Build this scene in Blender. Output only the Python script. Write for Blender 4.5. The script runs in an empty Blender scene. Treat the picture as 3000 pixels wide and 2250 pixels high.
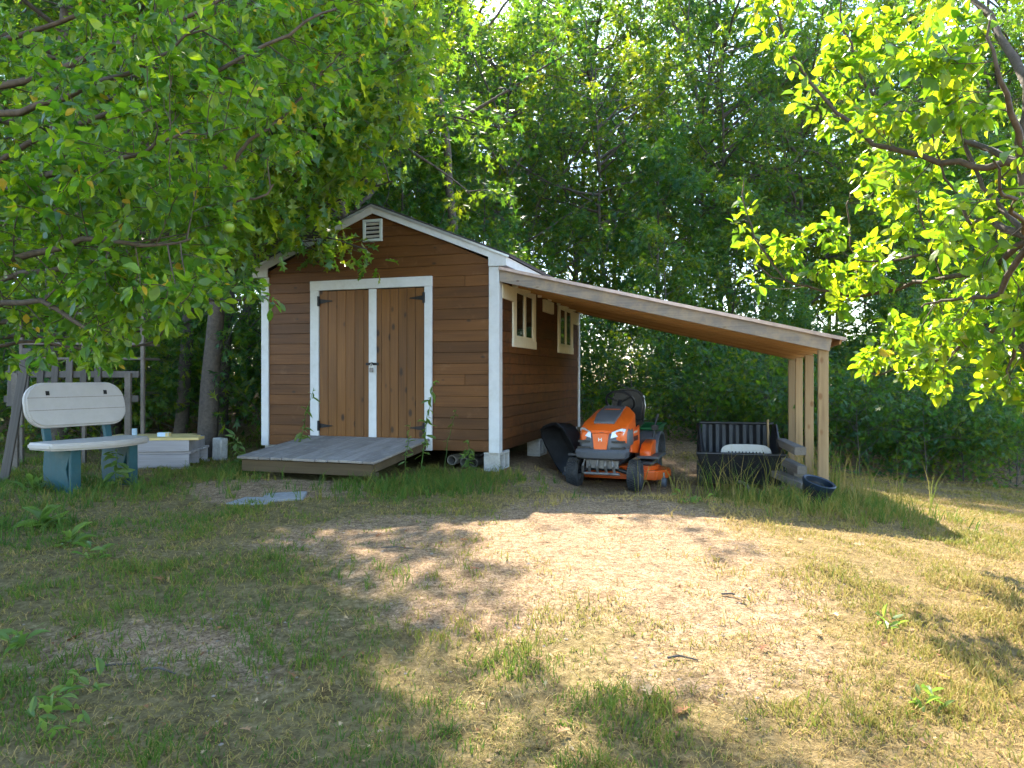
import bpy, bmesh, math, random
import numpy as np
from mathutils import Vector, Matrix
R = math.radians
random.seed(7)
scene = bpy.context.scene
COL = scene.collection

# ------------------------------------------------------------------ camera, sky, sun, exposure
CAMZ = 1.16
F = 2080.0                       # focal length in pixels of the 3000 px wide photograph
cam = bpy.data.cameras.new('camera'); camo = bpy.data.objects.new('camera', cam); COL.objects.link(camo)
camo.location = (0, 0, CAMZ); camo.rotation_euler = (R(90), 0, 0)
cam.sensor_width = 36; cam.lens = 36 * F / 3000; cam.shift_y = -25 / 3000
cam.clip_start = 0.05; cam.clip_end = 2000
scene.camera = camo
SUN_EL, SUN_AZ = 42.8, -3.0      # azimuth from straight ahead (+Y), clockwise
w = bpy.data.worlds.new('World'); scene.world = w; w.use_nodes = True
nt = w.node_tree; nt.nodes.clear()
o_ = nt.nodes.new('ShaderNodeOutputWorld'); b_ = nt.nodes.new('ShaderNodeBackground'); s_ = nt.nodes.new('ShaderNodeTexSky')
s_.sky_type = 'NISHITA'; s_.sun_disc = False; s_.sun_elevation = R(SUN_EL); s_.sun_rotation = R(SUN_AZ)
s_.air_density = 1.0; s_.dust_density = 0.4; s_.ozone_density = 1.0
b_.inputs['Strength'].default_value = 0.15
nt.links.new(s_.outputs[0], b_.inputs[0]); nt.links.new(b_.outputs[0], o_.inputs[0])
sl = bpy.data.lights.new('sun', 'SUN'); sl.energy = 5.0; sl.angle = R(0.53); sl.color = (1.0, 0.9, 0.74)
so = bpy.data.objects.new('sun', sl); COL.objects.link(so)
sd = Vector((math.sin(R(SUN_AZ)) * math.cos(R(SUN_EL)), math.cos(R(SUN_AZ)) * math.cos(R(SUN_EL)), math.sin(R(SUN_EL))))
so.rotation_euler = sd.to_track_quat('Z', 'Y').to_euler(); so.location = sd * 60
vs = scene.view_settings
vs.view_transform = 'Standard'; vs.look = 'None'; vs.gamma = 1; vs.exposure = 2.4
try: vs.use_curve_mapping = False
except Exception: pass
scene.render.resolution_x = 1024; scene.render.resolution_y = 768
scene.cycles.max_bounces = 4; scene.cycles.diffuse_bounces = 3; scene.cycles.transmission_bounces = 3
scene.cycles.transparent_max_bounces = 6; scene.cycles.glossy_bounces = 2
scene.cycles.sample_clamp_indirect = 6.0
scene.cycles.use_adaptive_sampling = True; scene.cycles.adaptive_threshold = 0.03

# ------------------------------------------------------------------ helpers
def hash2(ix, iy, s):
    h = (ix.astype(np.int64) * 374761393 + iy.astype(np.int64) * 668265263 + s * 1442695041) & 0x7fffffff
    h = (h ^ (h >> 13)) * 1274126177 & 0x7fffffff
    return ((h ^ (h >> 16)) & 0xffff) / 65535.0
def vnoise(x, y, s=0):
    x = np.asarray(x, float); y = np.asarray(y, float)
    ix = np.floor(x); iy = np.floor(y); fx = x - ix; fy = y - iy
    fx = fx * fx * (3 - 2 * fx); fy = fy * fy * (3 - 2 * fy)
    a = hash2(ix, iy, s); b = hash2(ix + 1, iy, s); c = hash2(ix, iy + 1, s); d = hash2(ix + 1, iy + 1, s)
    return (a * (1 - fx) + b * fx) * (1 - fy) + (c * (1 - fx) + d * fx) * fy
def fbm(x, y, s=0, o=4):
    t = 0; a = 0.5; k = 1.0
    for i in range(o):
        t = t + a * vnoise(np.asarray(x) * k, np.asarray(y) * k, s + i * 17); a *= 0.5; k *= 2.03
    return t / (1 - 0.5 ** o)
def sst(a, b, x):
    t = np.clip((np.asarray(x, float) - a) / (b - a), 0, 1); return t * t * (3 - 2 * t)
def ground_z(x, y):
    x = np.asarray(x, float); y = np.asarray(y, float)
    z = -0.21 * sst(0.15, 1.0, x) * sst(6.5, 7.9, y) * (1 - 0.5 * sst(9.5, 12.5, y)) * (1 - 0.55 * sst(2.7, 3.4, x))
    z = z - 0.07 * np.maximum(0, x - 1.4) * sst(1.0, 6.5, y) - 0.035 * np.maximum(0, np.minimum(y, 13) - 6) * sst(3.3, 6, x)
    z = z + 0.055 * np.maximum(0, y - 13.0) * (1 - sst(26, 40, y)) + 0.055 * 18 * sst(26, 40, y)
    z = z - 0.10 * (1 - sst(2.0, 5.0, y)) + 0.05 * np.exp(-((x - 0.9) ** 2 / 2.0 + (y - 6.2) ** 2 / 0.6))
    z = z + 0.05 * np.exp(-((x + 2.6) ** 2 / 0.8 + (y - 7.5) ** 2 / 0.3))
    near = np.exp(-((x / 12) ** 4 + ((y - 6) / 10) ** 4))
    z = z + near * (0.05 * (fbm(x * 0.9, y * 0.9, 3) - 0.5) + 0.02 * (fbm(x * 6, y * 6, 9, 3) - 0.5))
    return z
def gz(x, y): return float(ground_z(x, y))
def P(px, py, d): return Vector(((px - 1500) / F * d, d, CAMZ + (1100 - py) / F * d))
def GP(px, py):                    # ground point under a pixel of the photograph
    d = 4.0
    for _ in range(60):
        x = (px - 1500) / F * d; d2 = (CAMZ - gz(x, d)) * F / max(py - 1100, 1); d = d * 0.5 + d2 * 0.5
    x = (px - 1500) / F * d
    return Vector((x, d, gz(x, d)))

class MB:
    def __init__(s): s.v = []; s.f = []; s.m = []
    def add(s, vs, fs, mi=0, M=None):
        n = len(s.v)
        s.v += [tuple(M @ Vector(v)) if M else tuple(v) for v in vs]
        s.f += [tuple(i + n for i in f) for f in fs]; s.m += [mi] * len(fs); return s
    def box(s, a, b, M=None, mi=0):
        (x0, y0, z0), (x1, y1, z1) = a, b
        return s.add([(x0,y0,z0),(x1,y0,z0),(x1,y1,z0),(x0,y1,z0),(x0,y0,z1),(x1,y0,z1),(x1,y1,z1),(x0,y1,z1)],
                     [(0,3,2,1),(4,5,6,7),(0,1,5,4),(1,2,6,5),(2,3,7,6),(3,0,4,7)], mi, M)
    def prism(s, poly, c0, c1, axis='y', M=None, mi=0):     # polygon in the plane across 'axis'
        def mk(p, c): return {'y': (p[0], c, p[1]), 'x': (c, p[0], p[1]), 'z': (p[0], p[1], c)}[axis]
        n = len(poly); vs = [mk(p, c0) for p in poly] + [mk(p, c1) for p in poly]
        fs = [tuple(range(n)), tuple(range(2 * n - 1, n - 1, -1))] + [(i, n + i, n + (i + 1) % n, (i + 1) % n) for i in range(n)]
        return s.add(vs, fs, mi, M)
    def tube(s, pts, rad, n=6, M=None, mi=0, cap=True):
        pts = [Vector(p) for p in pts]
        if not hasattr(rad, '__len__'): rad = [rad] * len(pts)
        vs = []; fs = []; up = Vector((0.31, 0.17, 0.93))
        for i, p in enumerate(pts):
            t = (pts[min(i + 1, len(pts) - 1)] - pts[max(i - 1, 0)]).normalized()
            a = t.cross(up)
            if a.length < 0.05: a = t.cross(Vector((1, 0, 0)))
            a.normalize(); b = t.cross(a)
            for k in range(n):
                an = 2 * math.pi * k / n; vs.append(p + (a * math.cos(an) + b * math.sin(an)) * rad[i])
        for i in range(len(pts) - 1):
            for k in range(n): fs.append((i*n+k, i*n+(k+1)%n, (i+1)*n+(k+1)%n, (i+1)*n+k))
        if cap: fs.append(tuple(range(n))[::-1]); fs.append(tuple((len(pts)-1)*n+k for k in range(n)))
        return s.add(vs, fs, mi, M)
    def ring(s, prof, n=24, axis='x', c=(0,0,0), M=None, mi=0, closed=False):   # lathe: prof of (axial, radius)
        vs = []; fs = []; m = len(prof); c = Vector(c)
        for k in range(n):
            an = 2 * math.pi * k / n; ca, sa = math.cos(an), math.sin(an)
            for (t, r) in prof:
                vs.append(c + Vector({'x': (t, r*ca, r*sa), 'y': (r*ca, t, r*sa), 'z': (r*ca, r*sa, t)}[axis]))
        for k in range(n):
            k2 = (k + 1) % n
            for j in range(m if closed else m - 1):
                j2 = (j + 1) % m; fs.append((k*m+j, k2*m+j, k2*m+j2, k*m+j2))
        return s.add(vs, fs, mi, M)
    def loft(s, rings, M=None, mi=0, cap=True):
        n = len(rings[0]); vs = [p for r in rings for p in r]; fs = []
        for i in range(len(rings) - 1):
            for k in range(n): fs.append((i*n+k, i*n+(k+1)%n, (i+1)*n+(k+1)%n, (i+1)*n+k))
        if cap: fs.append(tuple(range(n))[::-1]); fs.append(tuple((len(rings)-1)*n+k for k in range(n)))
        return s.add(vs, fs, mi, M)
    def mesh(s, name, mats, bevel=0, smooth=False, bseg=1):
        me = bpy.data.meshes.new(name); me.from_pydata(s.v, [], s.f)
        if not isinstance(mats, (list, tuple)): mats = [mats]
        for m in mats: me.materials.append(m)
        if any(s.m): me.polygons.foreach_set('material_index', s.m)
        bm = bmesh.new(); bm.from_mesh(me); bmesh.ops.recalc_face_normals(bm, faces=bm.faces)
        if bevel: 
            es = [e for e in bm.edges if len(e.link_faces) == 2 and e.calc_face_angle(0) > 0.5]
            bmesh.ops.bevel(bm, geom=es, offset=bevel, segments=bseg, affect='EDGES', clamp_overlap=True)
        if smooth:
            for f in bm.faces: f.smooth = True
            for e in bm.edges:
                if len(e.link_faces) == 2 and e.calc_face_angle(0) > 0.7: e.smooth = False
        bm.to_mesh(me); bm.free(); return me
    def build(s, name, mats, parent=None, bevel=0, smooth=False, bseg=1):
        return link(name, s.mesh(name, mats, bevel, smooth, bseg), parent)
def link(name, me, parent=None, mat=None):
    o = bpy.data.objects.new(name, me); COL.objects.link(o); o.parent = parent
    if mat is not None: o.matrix_basis = mat
    return o
def tag(o, label=None, cat=None, group=None, kind=None):
    if label: o['label'] = label
    if cat: o['category'] = cat
    if group: o['group'] = group
    if kind: o['kind'] = kind
    return o
def thing(name, label, cat, loc=(0,0,0), rz=0, group=None):
    o = bpy.data.objects.new(name, None); COL.objects.link(o); o.location = loc; o.rotation_euler = (0, 0, rz)
    o.empty_display_size = 0.2
    return tag(o, label, cat, group)
def copy_tree(o, parent=None):
    c = o.copy(); COL.objects.link(c); c.parent = parent
    for ch in o.children: copy_tree(ch, c)
    return c

# ------------------------------------------------------------------ materials
def mat(name):
    m = bpy.data.materials.new(name); m.use_nodes = True; nt = m.node_tree
    b = nt.nodes['Principled BSDF']; b.inputs['Specular IOR Level'].default_value = 0.3
    return m, nt, b
def N(nt, t, **kw):
    n = nt.nodes.new(t)
    for k, v in kw.items():
        if k.startswith('i_'):
            key = k[2:]; n.inputs[int(key) if key.isdigit() else key.replace('_', ' ')].default_value = v
        else: setattr(n, k, v)
    return n
def L(nt, a, b): nt.links.new(a, b)
def ramp(nt, src, stops):
    r = nt.nodes.new('ShaderNodeValToRGB'); e = r.color_ramp.elements
    while len(e) < len(stops): e.new(0.5)
    for i, (p, c) in enumerate(stops): e[i].position = p; e[i].color = (*c, 1)
    L(nt, src, r.inputs[0]); return r.outputs[0]
def coords(nt, scale, jitter=True):
    tc = N(nt, 'ShaderNodeTexCoord'); mp = N(nt, 'ShaderNodeMapping'); mp.inputs['Scale'].default_value = scale
    L(nt, tc.outputs['Object'], mp.inputs[0])
    if jitter:
        oi = N(nt, 'ShaderNodeObjectInfo'); mu = N(nt, 'ShaderNodeVectorMath', operation='MULTIPLY_ADD')
        cb = N(nt, 'ShaderNodeCombineXYZ')
        for k in range(3): L(nt, oi.outputs['Random'], cb.inputs[k])
        mu.inputs[1].default_value = (37, 91, 53); L(nt, cb.outputs[0], mu.inputs[0]); L(nt, mp.outputs[0], mu.inputs[2])
        return mu.outputs[0], oi
    return mp.outputs[0], None
def mixc(nt, f, a, b, mode='MIX'):
    m = N(nt, 'ShaderNodeMix', data_type='RGBA', blend_type=mode)
    for s, v in ((m.inputs[0], f), (m.inputs[6], a), (m.inputs[7], b)):
        if hasattr(v, 'is_output'): L(nt, v, s)
        else: s.default_value = v if isinstance(v, float) else (*v, 1)
    return m.outputs[2]
def bump(nt, b, h, st=0.3, dist=0.01):
    bp = N(nt, 'ShaderNodeBump', i_Strength=st, i_Distance=dist); L(nt, h, bp.inputs['Height']); L(nt, bp.outputs[0], b.inputs['Normal'])
def wood(name, dark, light, axis, rough=0.65, knots=0.0, vary=0.25, wear=None, kd=(0.03, 0.015, 0.008), fine=60):
    m, nt, b = mat(name)
    sc = [fine] * 3; sc['xyz'.index(axis)] = 1.6
    v, oi = coords(nt, sc)
    n1 = N(nt, 'ShaderNodeTexNoise', i_Scale=1.0, i_Detail=5.0, i_Roughness=0.65); L(nt, v, n1.inputs[0])
    sc2 = [5] * 3; sc2['xyz'.index(axis)] = 0.9
    v2, _ = coords(nt, sc2); n2 = N(nt, 'ShaderNodeTexNoise', i_Scale=1.0, i_Detail=3.0); L(nt, v2, n2.inputs[0])
    mx = N(nt, 'ShaderNodeMath', operation='MULTIPLY_ADD'); mx.inputs[1].default_value = 0.55
    hf = N(nt, 'ShaderNodeMath', operation='MULTIPLY'); hf.inputs[1].default_value = 0.5
    L(nt, n2.outputs[0], hf.inputs[0]); L(nt, n1.outputs[0], mx.inputs[0]); L(nt, hf.outputs[0], mx.inputs[2])
    c = ramp(nt, mx.outputs[0], [(0.3, dark), (0.72, light)])
    hv = N(nt, 'ShaderNodeHueSaturation'); mr = N(nt, 'ShaderNodeMapRange', i_3=1 - vary, i_4=1 + vary)
    L(nt, oi.outputs['Random'], mr.inputs[0]); L(nt, mr.outputs[0], hv.inputs['Value']); L(nt, c, hv.inputs['Color']); c = hv.outputs[0]
    if knots:
        sk = [8.0] * 3; sk['xyz'.index(axis)] = 4.3
        vk, _ = coords(nt, sk); vo = N(nt, 'ShaderNodeTexVoronoi', i_Scale=1.0); L(nt, vk, vo.inputs['Vector'])
        kk = ramp(nt, vo.outputs['Distance'], [(0.0, (1, 1, 1)), (knots * 0.55, (0.85,) * 3), (knots, (0, 0, 0))])
        sel = N(nt, 'ShaderNodeMath', operation='GREATER_THAN'); sel.inputs[1].default_value = 0.4
        sx = N(nt, 'ShaderNodeSeparateColor'); L(nt, vo.outputs['Color'], sx.inputs[0]); L(nt, sx.outputs[0], sel.inputs[0])
        mm = N(nt, 'ShaderNodeMath', operation='MULTIPLY'); L(nt, kk, mm.inputs[0]); L(nt, sel.outputs[0], mm.inputs[1])
        c = mixc(nt, mm.outputs[0], c, kd)
    if wear:
        vw, _ = coords(nt, [3.0, 3.0, 3.0]); nw = N(nt, 'ShaderNodeTexNoise', i_Scale=2.2, i_Detail=6.0, i_Roughness=0.7); L(nt, vw, nw.inputs[0])
        f = ramp(nt, nw.outputs[0], [(wear[1], (0, 0, 0)), (wear[2], (1, 1, 1))]); f2 = N(nt, 'ShaderNodeMath', operation='MULTIPLY'); f2.inputs[1].default_value = wear[3]
        L(nt, f, f2.inputs[0]); c = mixc(nt, f2.outputs[0], c, wear[0])
    L(nt, c, b.inputs['Base Color']); b.inputs['Roughness'].default_value = rough
    bump(nt, b, n1.outputs[0], 0.25, 0.004)
    return m
def plain(name, col, rough=0.5, metal=0.0, var=0.15, nscale=14.0, bmp=0.0, dirt=None, spec=0.4):
    m, nt, b = mat(name); v, _ = coords(nt, (1, 1, 1))
    n = N(nt, 'ShaderNodeTexNoise', i_Scale=nscale, i_Detail=5.0, i_Roughness=0.65); L(nt, v, n.inputs[0])
    d = tuple(x * (1 - var) for x in col); l = tuple(min(1, x * (1 + var)) for x in col)
    c = ramp(nt, n.outputs[0], [(0.3, d), (0.7, l)])
    if dirt:
        n2 = N(nt, 'ShaderNodeTexNoise', i_Scale=5.0, i_Detail=7.0, i_Roughness=0.75); L(nt, v, n2.inputs[0])
        f = ramp(nt, n2.outputs[0], [(0.48, (0, 0, 0)), (0.75, (dirt[1],) * 3)]); c = mixc(nt, f, c, dirt[0])
    L(nt, c, b.inputs['Base Color']); b.inputs['Roughness'].default_value = rough; b.inputs['Metallic'].default_value = metal
    b.inputs['Specular IOR Level'].default_value = spec
    if bmp: bump(nt, b, n.outputs[0], bmp, 0.006)
    return m
def leafmat(name, stops, tstops, trans=0.45, rough=0.42, objvar=0.2, spec=0.45):
    m, nt, b = mat(name); out = nt.nodes['Material Output']
    at = N(nt, 'ShaderNodeAttribute', attribute_name='rnd'); oi = N(nt, 'ShaderNodeObjectInfo')
    ad = N(nt, 'ShaderNodeMath', operation='MULTIPLY_ADD'); ad.inputs[1].default_value = objvar
    L(nt, oi.outputs['Random'], ad.inputs[0]); L(nt, at.outputs['Fac'], ad.inputs[2])
    sb = N(nt, 'ShaderNodeMath', operation='SUBTRACT'); sb.inputs[1].default_value = objvar / 2; L(nt, ad.outputs[0], sb.inputs[0])
    c = ramp(nt, sb.outputs[0], stops); t = ramp(nt, sb.outputs[0], tstops)
    L(nt, c, b.inputs['Base Color']); b.inputs['Roughness'].default_value = rough; b.inputs['Specular IOR Level'].default_value = spec
    tr = N(nt, 'ShaderNodeBsdfTranslucent'); L(nt, t, tr.inputs[0])
    ms = N(nt, 'ShaderNodeMixShader'); ms.inputs[0].default_value = trans
    L(nt, b.outputs[0], ms.inputs[1]); L(nt, tr.outputs[0], ms.inputs[2]); L(nt, ms.outputs[0], out.inputs[0])
    return m
MT = {}
MT['siding'] = wood('stained_siding', (0.05, 0.0185, 0.0045), (0.145, 0.058, 0.0135), 'x', 0.55, knots=0.16, vary=0.28, wear=((0.36, 0.2, 0.11), 0.58, 0.82, 0.3))
MT['siding_y'] = wood('stained_siding_side', (0.055, 0.02, 0.006), (0.14, 0.05, 0.014), 'y', 0.6, knots=0.12, vary=0.2, wear=((0.03, 0.014, 0.007), 0.45, 0.7, 0.75))
MT['door'] = wood('stained_door_plank', (0.085, 0.033, 0.0065), (0.19, 0.08, 0.0175), 'z', 0.5, knots=0.25, vary=0.18, kd=(0.02, 0.009, 0.004))
MT['white'] = plain('white_trim_paint', (0.55, 0.565, 0.57), 0.55, 0, 0.06, 9, 0.1, dirt=((0.36, 0.35, 0.3), 0.45))
MT['cream'] = plain('cream_window_trim', (0.74, 0.68, 0.52), 0.55, 0, 0.06, 9, 0.1, dirt=((0.5, 0.4, 0.24), 0.4))
MT['vent'] = plain('vent_paint', (0.5, 0.56, 0.54), 0.5, 0, 0.08)
MT['dark'] = plain('dark_void', (0.012, 0.011, 0.01), 0.9)
MT['iron'] = plain('black_iron', (0.02, 0.02, 0.022), 0.5, 0.6, 0.3)
MT['steel'] = plain('bare_steel', (0.5, 0.5, 0.5), 0.35, 1.0, 0.15)
MT['shingle'] = plain('grey_shingle', (0.09, 0.09, 0.1), 0.9, 0, 0.3, 60, 0.4)
MT['drip'] = plain('aluminium_drip_edge', (0.62, 0.63, 0.65), 0.35, 0.7, 0.1)
MT['rafter'] = wood('weathered_rafter', (0.14, 0.12, 0.105), (0.29, 0.24, 0.195), 'x', 0.75, knots=0.12, vary=0.1, wear=((0.5, 0.36, 0.2), 0.45, 0.75, 0.5), kd=(0.1, 0.07, 0.05))
MT['rafter_in'] = wood('fresh_rafter', (0.28, 0.15, 0.06), (0.45, 0.26, 0.11), 'x', 0.7, vary=0.15)
MT['deck'] = wood('roof_deck_board', (0.24, 0.12, 0.045), (0.42, 0.24, 0.1), 'y', 0.7, vary=0.15)
MT['post'] = wood('treated_post', (0.21, 0.135, 0.07), (0.38, 0.265, 0.135), 'z', 0.7, knots=0.2, vary=0.22, kd=(0.2, 0.1, 0.04))
MT['tin'] = plain('weathered_roof_metal', (0.42, 0.31, 0.27), 0.4, 0.6, 0.2, 8, 0.05)
MT['ramp'] = wood('grey_ramp_plank', (0.14, 0.12, 0.105), (0.29, 0.26, 0.23), 'y', 0.8, vary=0.2, wear=((0.42, 0.4, 0.38), 0.5, 0.75, 0.4), fine=45)
MT['ramp_b'] = wood('brown_ramp_joist', (0.05, 0.035, 0.018), (0.12, 0.085, 0.045), 'x', 0.8, vary=0.15)
MT['timber'] = wood('weathered_timber', (0.1, 0.085, 0.07), (0.22, 0.19, 0.16), 'y', 0.85, vary=0.2)
MT['pallet'] = wood('grey_pallet_wood', (0.24, 0.22, 0.22), (0.45, 0.42, 0.42), 'x', 0.8, vary=0.2)
MT['yellow_board'] = wood('yellow_pine_board', (0.45, 0.33, 0.12), (0.62, 0.5, 0.22), 'x', 0.65, vary=0.1)
MT['picket'] = wood('pale_picket', (0.05, 0.044, 0.037), (0.12, 0.105, 0.09), 'z', 0.7, vary=0.2)
MT['concrete'] = plain('concrete', (0.42, 0.41, 0.38), 0.9, 0, 0.18, 35, 0.4, dirt=((0.22, 0.2, 0.16), 0.6))
MT['slab'] = plain('stone_slab', (0.24, 0.235, 0.225), 0.9, 0, 0.2, 20, 0.4)
MT['pipe'] = plain('grey_drain_pipe', (0.2, 0.19, 0.17), 0.8, 0, 0.2)
MT['orange'] = plain('orange_paint', (0.75, 0.12, 0.012), 0.3, 0, 0.06, 6, 0, spec=0.5)
MT['mgrey'] = plain('dark_grey_plastic', (0.09, 0.095, 0.105), 0.45, 0, 0.12, 30)
MT['mpanel'] = plain('grey_hood_panel', (0.1, 0.1, 0.105), 0.6, 0, 0.1, 60)
MT['black'] = plain('black_plastic', (0.016, 0.017, 0.019), 0.38, 0, 0.2, 10, 0, dirt=((0.07, 0.065, 0.06), 0.2))
MT['rubber'] = plain('tyre_rubber', (0.035, 0.036, 0.036), 0.8, 0, 0.3, 25, 0, dirt=((0.16, 0.14, 0.11), 0.7))
MT['seatv'] = plain('black_vinyl', (0.014, 0.013, 0.013), 0.38, 0, 0.2)
MT['lamp'] = plain('headlight_lens', (0.75, 0.75, 0.72), 0.12, 0.5, 0.25, 40)
MT['cast'] = plain('cast_metal', (0.22, 0.21, 0.2), 0.55, 0.7, 0.3, 18)
MT['green'] = plain('green_cart_plastic', (0.015, 0.12, 0.04), 0.45, 0, 0.15)
MT['teal'] = plain('teal_plastic', (0.008, 0.062, 0.075), 0.55, 0, 0.15, 12, 0, dirt=((0.12, 0.13, 0.11), 0.3))
MT['beige'] = plain('beige_plastic', (0.42, 0.38, 0.34), 0.6, 0, 0.06, 7, 0.05, dirt=((0.36, 0.33, 0.27), 0.5))
MT['wplastic'] = plain('white_plastic', (0.5, 0.49, 0.45), 0.5, 0, 0.06, 7, 0, dirt=((0.4, 0.36, 0.28), 0.5))
MT['bluerim'] = plain('blue_black_plastic', (0.008, 0.018, 0.032), 0.5)
MT['can'] = plain('blue_white_can', (0.45, 0.6, 0.75), 0.4)
MT['letter'] = plain('silver_letter', (0.7, 0.7, 0.68), 0.3, 0.3, 0.05)
MT['bark'] = plain('grey_bark', (0.085, 0.072, 0.06), 0.9, 0, 0.4, 22, 0.8)
MT['bark2'] = plain('brown_bark', (0.085, 0.062, 0.042), 0.9, 0, 0.4, 30, 0.8)
MT['apple'] = plain('green_apple', (0.17, 0.26, 0.02), 0.35, 0, 0.2, 20)
MT['pane'] = None
m, nt, b = mat('window_glass'); b.inputs['Base Color'].default_value = (0.02, 0.018, 0.015, 1); b.inputs['Roughness'].default_value = 0.06; b.inputs['Specular IOR Level'].default_value = 0.6
MT['pane'] = m
MT['curtain'] = plain('brown_curtain', (0.1, 0.055, 0.035), 0.9, 0, 0.2, 10)
MT['oak'] = leafmat('oak_leaf', [(0.0, (0.012, 0.052, 0.026)), (0.55, (0.032, 0.09, 0.026)), (1.0, (0.095, 0.13, 0.01))],
                    [(0.0, (0.1, 0.3, 0.03)), (0.6, (0.28, 0.5, 0.015)), (1.0, (0.6, 0.64, 0.02))], 0.38, 0.45, 0.35, 0.28)
MT['oakfront'] = leafmat('oak_leaf_near', [(0.0, (0.022, 0.075, 0.018)), (0.6, (0.05, 0.115, 0.014)), (1.0, (0.14, 0.18, 0.012))],
                    [(0.0, (0.18, 0.4, 0.02)), (0.6, (0.38, 0.56, 0.015)), (1.0, (0.65, 0.66, 0.02))], 0.46, 0.34, 0.15, 0.5)
MT['appleleaf'] = leafmat('apple_leaf', [(0.0, (0.022, 0.07, 0.012)), (0.6, (0.055, 0.115, 0.012)), (0.95, (0.12, 0.165, 0.014)), (1.0, (0.5, 0.3, 0.03))],
                    [(0.0, (0.14, 0.36, 0.015)), (0.6, (0.32, 0.54, 0.012)), (0.95, (0.58, 0.72, 0.015)), (1.0, (0.8, 0.5, 0.04))], 0.5, 0.36, 0.12, 0.5)
MT['weed'] = leafmat('weed_leaf', [(0.0, (0.045, 0.1, 0.022)), (1.0, (0.1, 0.15, 0.03))], [(0.0, (0.25, 0.45, 0.05)), (1.0, (0.45, 0.6, 0.08))], 0.4, 0.5, 0.2)
MT['pine'] = leafmat('pine_needle', [(0.0, (0.02, 0.06, 0.03)), (1.0, (0.06, 0.13, 0.05))], [(0.0, (0.06, 0.16, 0.05)), (1.0, (0.15, 0.3, 0.08))], 0.25, 0.5, 0.2)
MT['grass'] = leafmat('grass_blade', [(0.0, (0.04, 0.095, 0.012)), (0.35, (0.09, 0.13, 0.016)), (0.6, (0.22, 0.175, 0.03)), (1.0, (0.42, 0.28, 0.09))],
                    [(0.0, (0.12, 0.3, 0.03)), (0.35, (0.24, 0.38, 0.05)), (0.6, (0.4, 0.38, 0.1)), (1.0, (0.5, 0.38, 0.18))], 0.22, 0.6, 0.0, 0.2)
MT['dryleaf'] = leafmat('dry_leaf', [(0.0, (0.16, 0.05, 0.02)), (0.5, (0.35, 0.17, 0.07)), (0.85, (0.5, 0.36, 0.2)), (1.0, (0.62, 0.45, 0.08))],
                    [(0.0, (0.2, 0.08, 0.03)), (0.5, (0.4, 0.2, 0.08)), (1.0, (0.6, 0.45, 0.1))], 0.2, 0.7, 0.0, 0.2)

# ------------------------------------------------------------------ ground
def sand_mask(x, y):
    x = np.asarray(x, float); y = np.asarray(y, float)
    xx = x + 0.7 * (fbm(x * 1.1, y * 1.1, 51) - 0.5); yy = y + 0.7 * (fbm(x * 1.1, y * 1.1, 77) - 0.5)
    def el(cx, cy, rx, ry, s=0.45):
        return 1 - sst(1 - s, 1 + s, np.sqrt(((xx - cx) / rx) ** 2 + ((yy - cy) / ry) ** 2))
    m = el(0.78, 5.05, 1.1, 1.6)
    m = np.maximum(m, 0.66 * el(-0.4, 5.2, 1.3, 0.75)); m = np.maximum(m, 0.66 * el(-0.2, 4.0, 0.85, 0.9))
    m = np.maximum(m, 0.95 * el(1.6, 9.3, 1.9, 2.6, 0.3)); m = np.maximum(m, 1.3 * el(-2.35, 7.1, 0.95, 0.55, 0.3))
    m = np.maximum(m, 0.42 * el(0.9, 3.1, 0.7, 0.5)); m = np.maximum(m, 0.45 * el(-1.6, 3.2, 0.8, 0.5))
    m = np.maximum(m, 0.9 * sst(11.5, 14, yy) * (1 - sst(27, 32, yy)))
    n = fbm(x * 3.1, y * 3.1, 5)
    return np.clip(m * (0.3 + 1.5 * n) , 0, 1)
def dry_mask(x, y):                # 0 lush, 1 dry
    return np.clip(0.34 + 0.66 * sst(-1.2, 2.2, x + 0.12 * (y - 5)) * (1 - 0.3 * sst(8, 12, y)) + 0.9 * (fbm(np.asarray(x) * 0.9, np.asarray(y) * 0.9, 33) - 0.5), 0, 1)
def axis_pts(spec):
    out = []
    for a, b, st in spec: out += list(np.arange(a, b - 1e-6, st))
    return np.array(out + [spec[-1][1]])
gx = axis_pts([(-400, -60, 34), (-60, -16, 4), (-16, -7, 0.6), (-7, 7.5, 0.075), (7.5, 18, 0.6), (18, 60, 4.2), (60, 400, 34)])
gy = axis_pts([(-60, -4, 8), (-4, 1.6, 0.4), (1.6, 8.5, 0.07), (8.5, 14, 0.16), (14, 34, 0.8), (34, 80, 4), (80, 900, 60)])
X, Y = np.meshgrid(gx, gy); Z = ground_z(X, Y)
nx, ny = len(gx), len(gy)
vs_ = np.stack([X.ravel(), Y.ravel(), Z.ravel()], 1)
idx = np.arange(nx * ny).reshape(ny, nx)
fs_ = np.stack([idx[:-1, :-1].ravel(), idx[:-1, 1:].ravel(), idx[1:, 1:].ravel(), idx[1:, :-1].ravel()], 1)
def fastmesh(name, V, Fc, mats, face_rnd=None, smooth=False):
    me = bpy.data.meshes.new(name); k = Fc.shape[1]
    me.vertices.add(len(V)); me.vertices.foreach_set('co', V.astype(np.float32).ravel())
    me.loops.add(Fc.size); me.loops.foreach_set('vertex_index', Fc.astype(np.int32).ravel())
    me.polygons.add(len(Fc)); me.polygons.foreach_set('loop_start', np.arange(0, Fc.size, k, dtype=np.int32))
    try: me.polygons.foreach_set('loop_total', np.full(len(Fc), k, dtype=np.int32))
    except Exception: pass
    me.polygons.foreach_set('use_smooth', np.full(len(Fc), smooth, dtype=bool))
    if face_rnd is not None:
        a = me.attributes.new('rnd', 'FLOAT', 'FACE'); a.data.foreach_set('value', np.asarray(face_rnd, dtype=np.float32))
    me.materials.append(mats); me.update(calc_edges=True); return me
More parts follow.
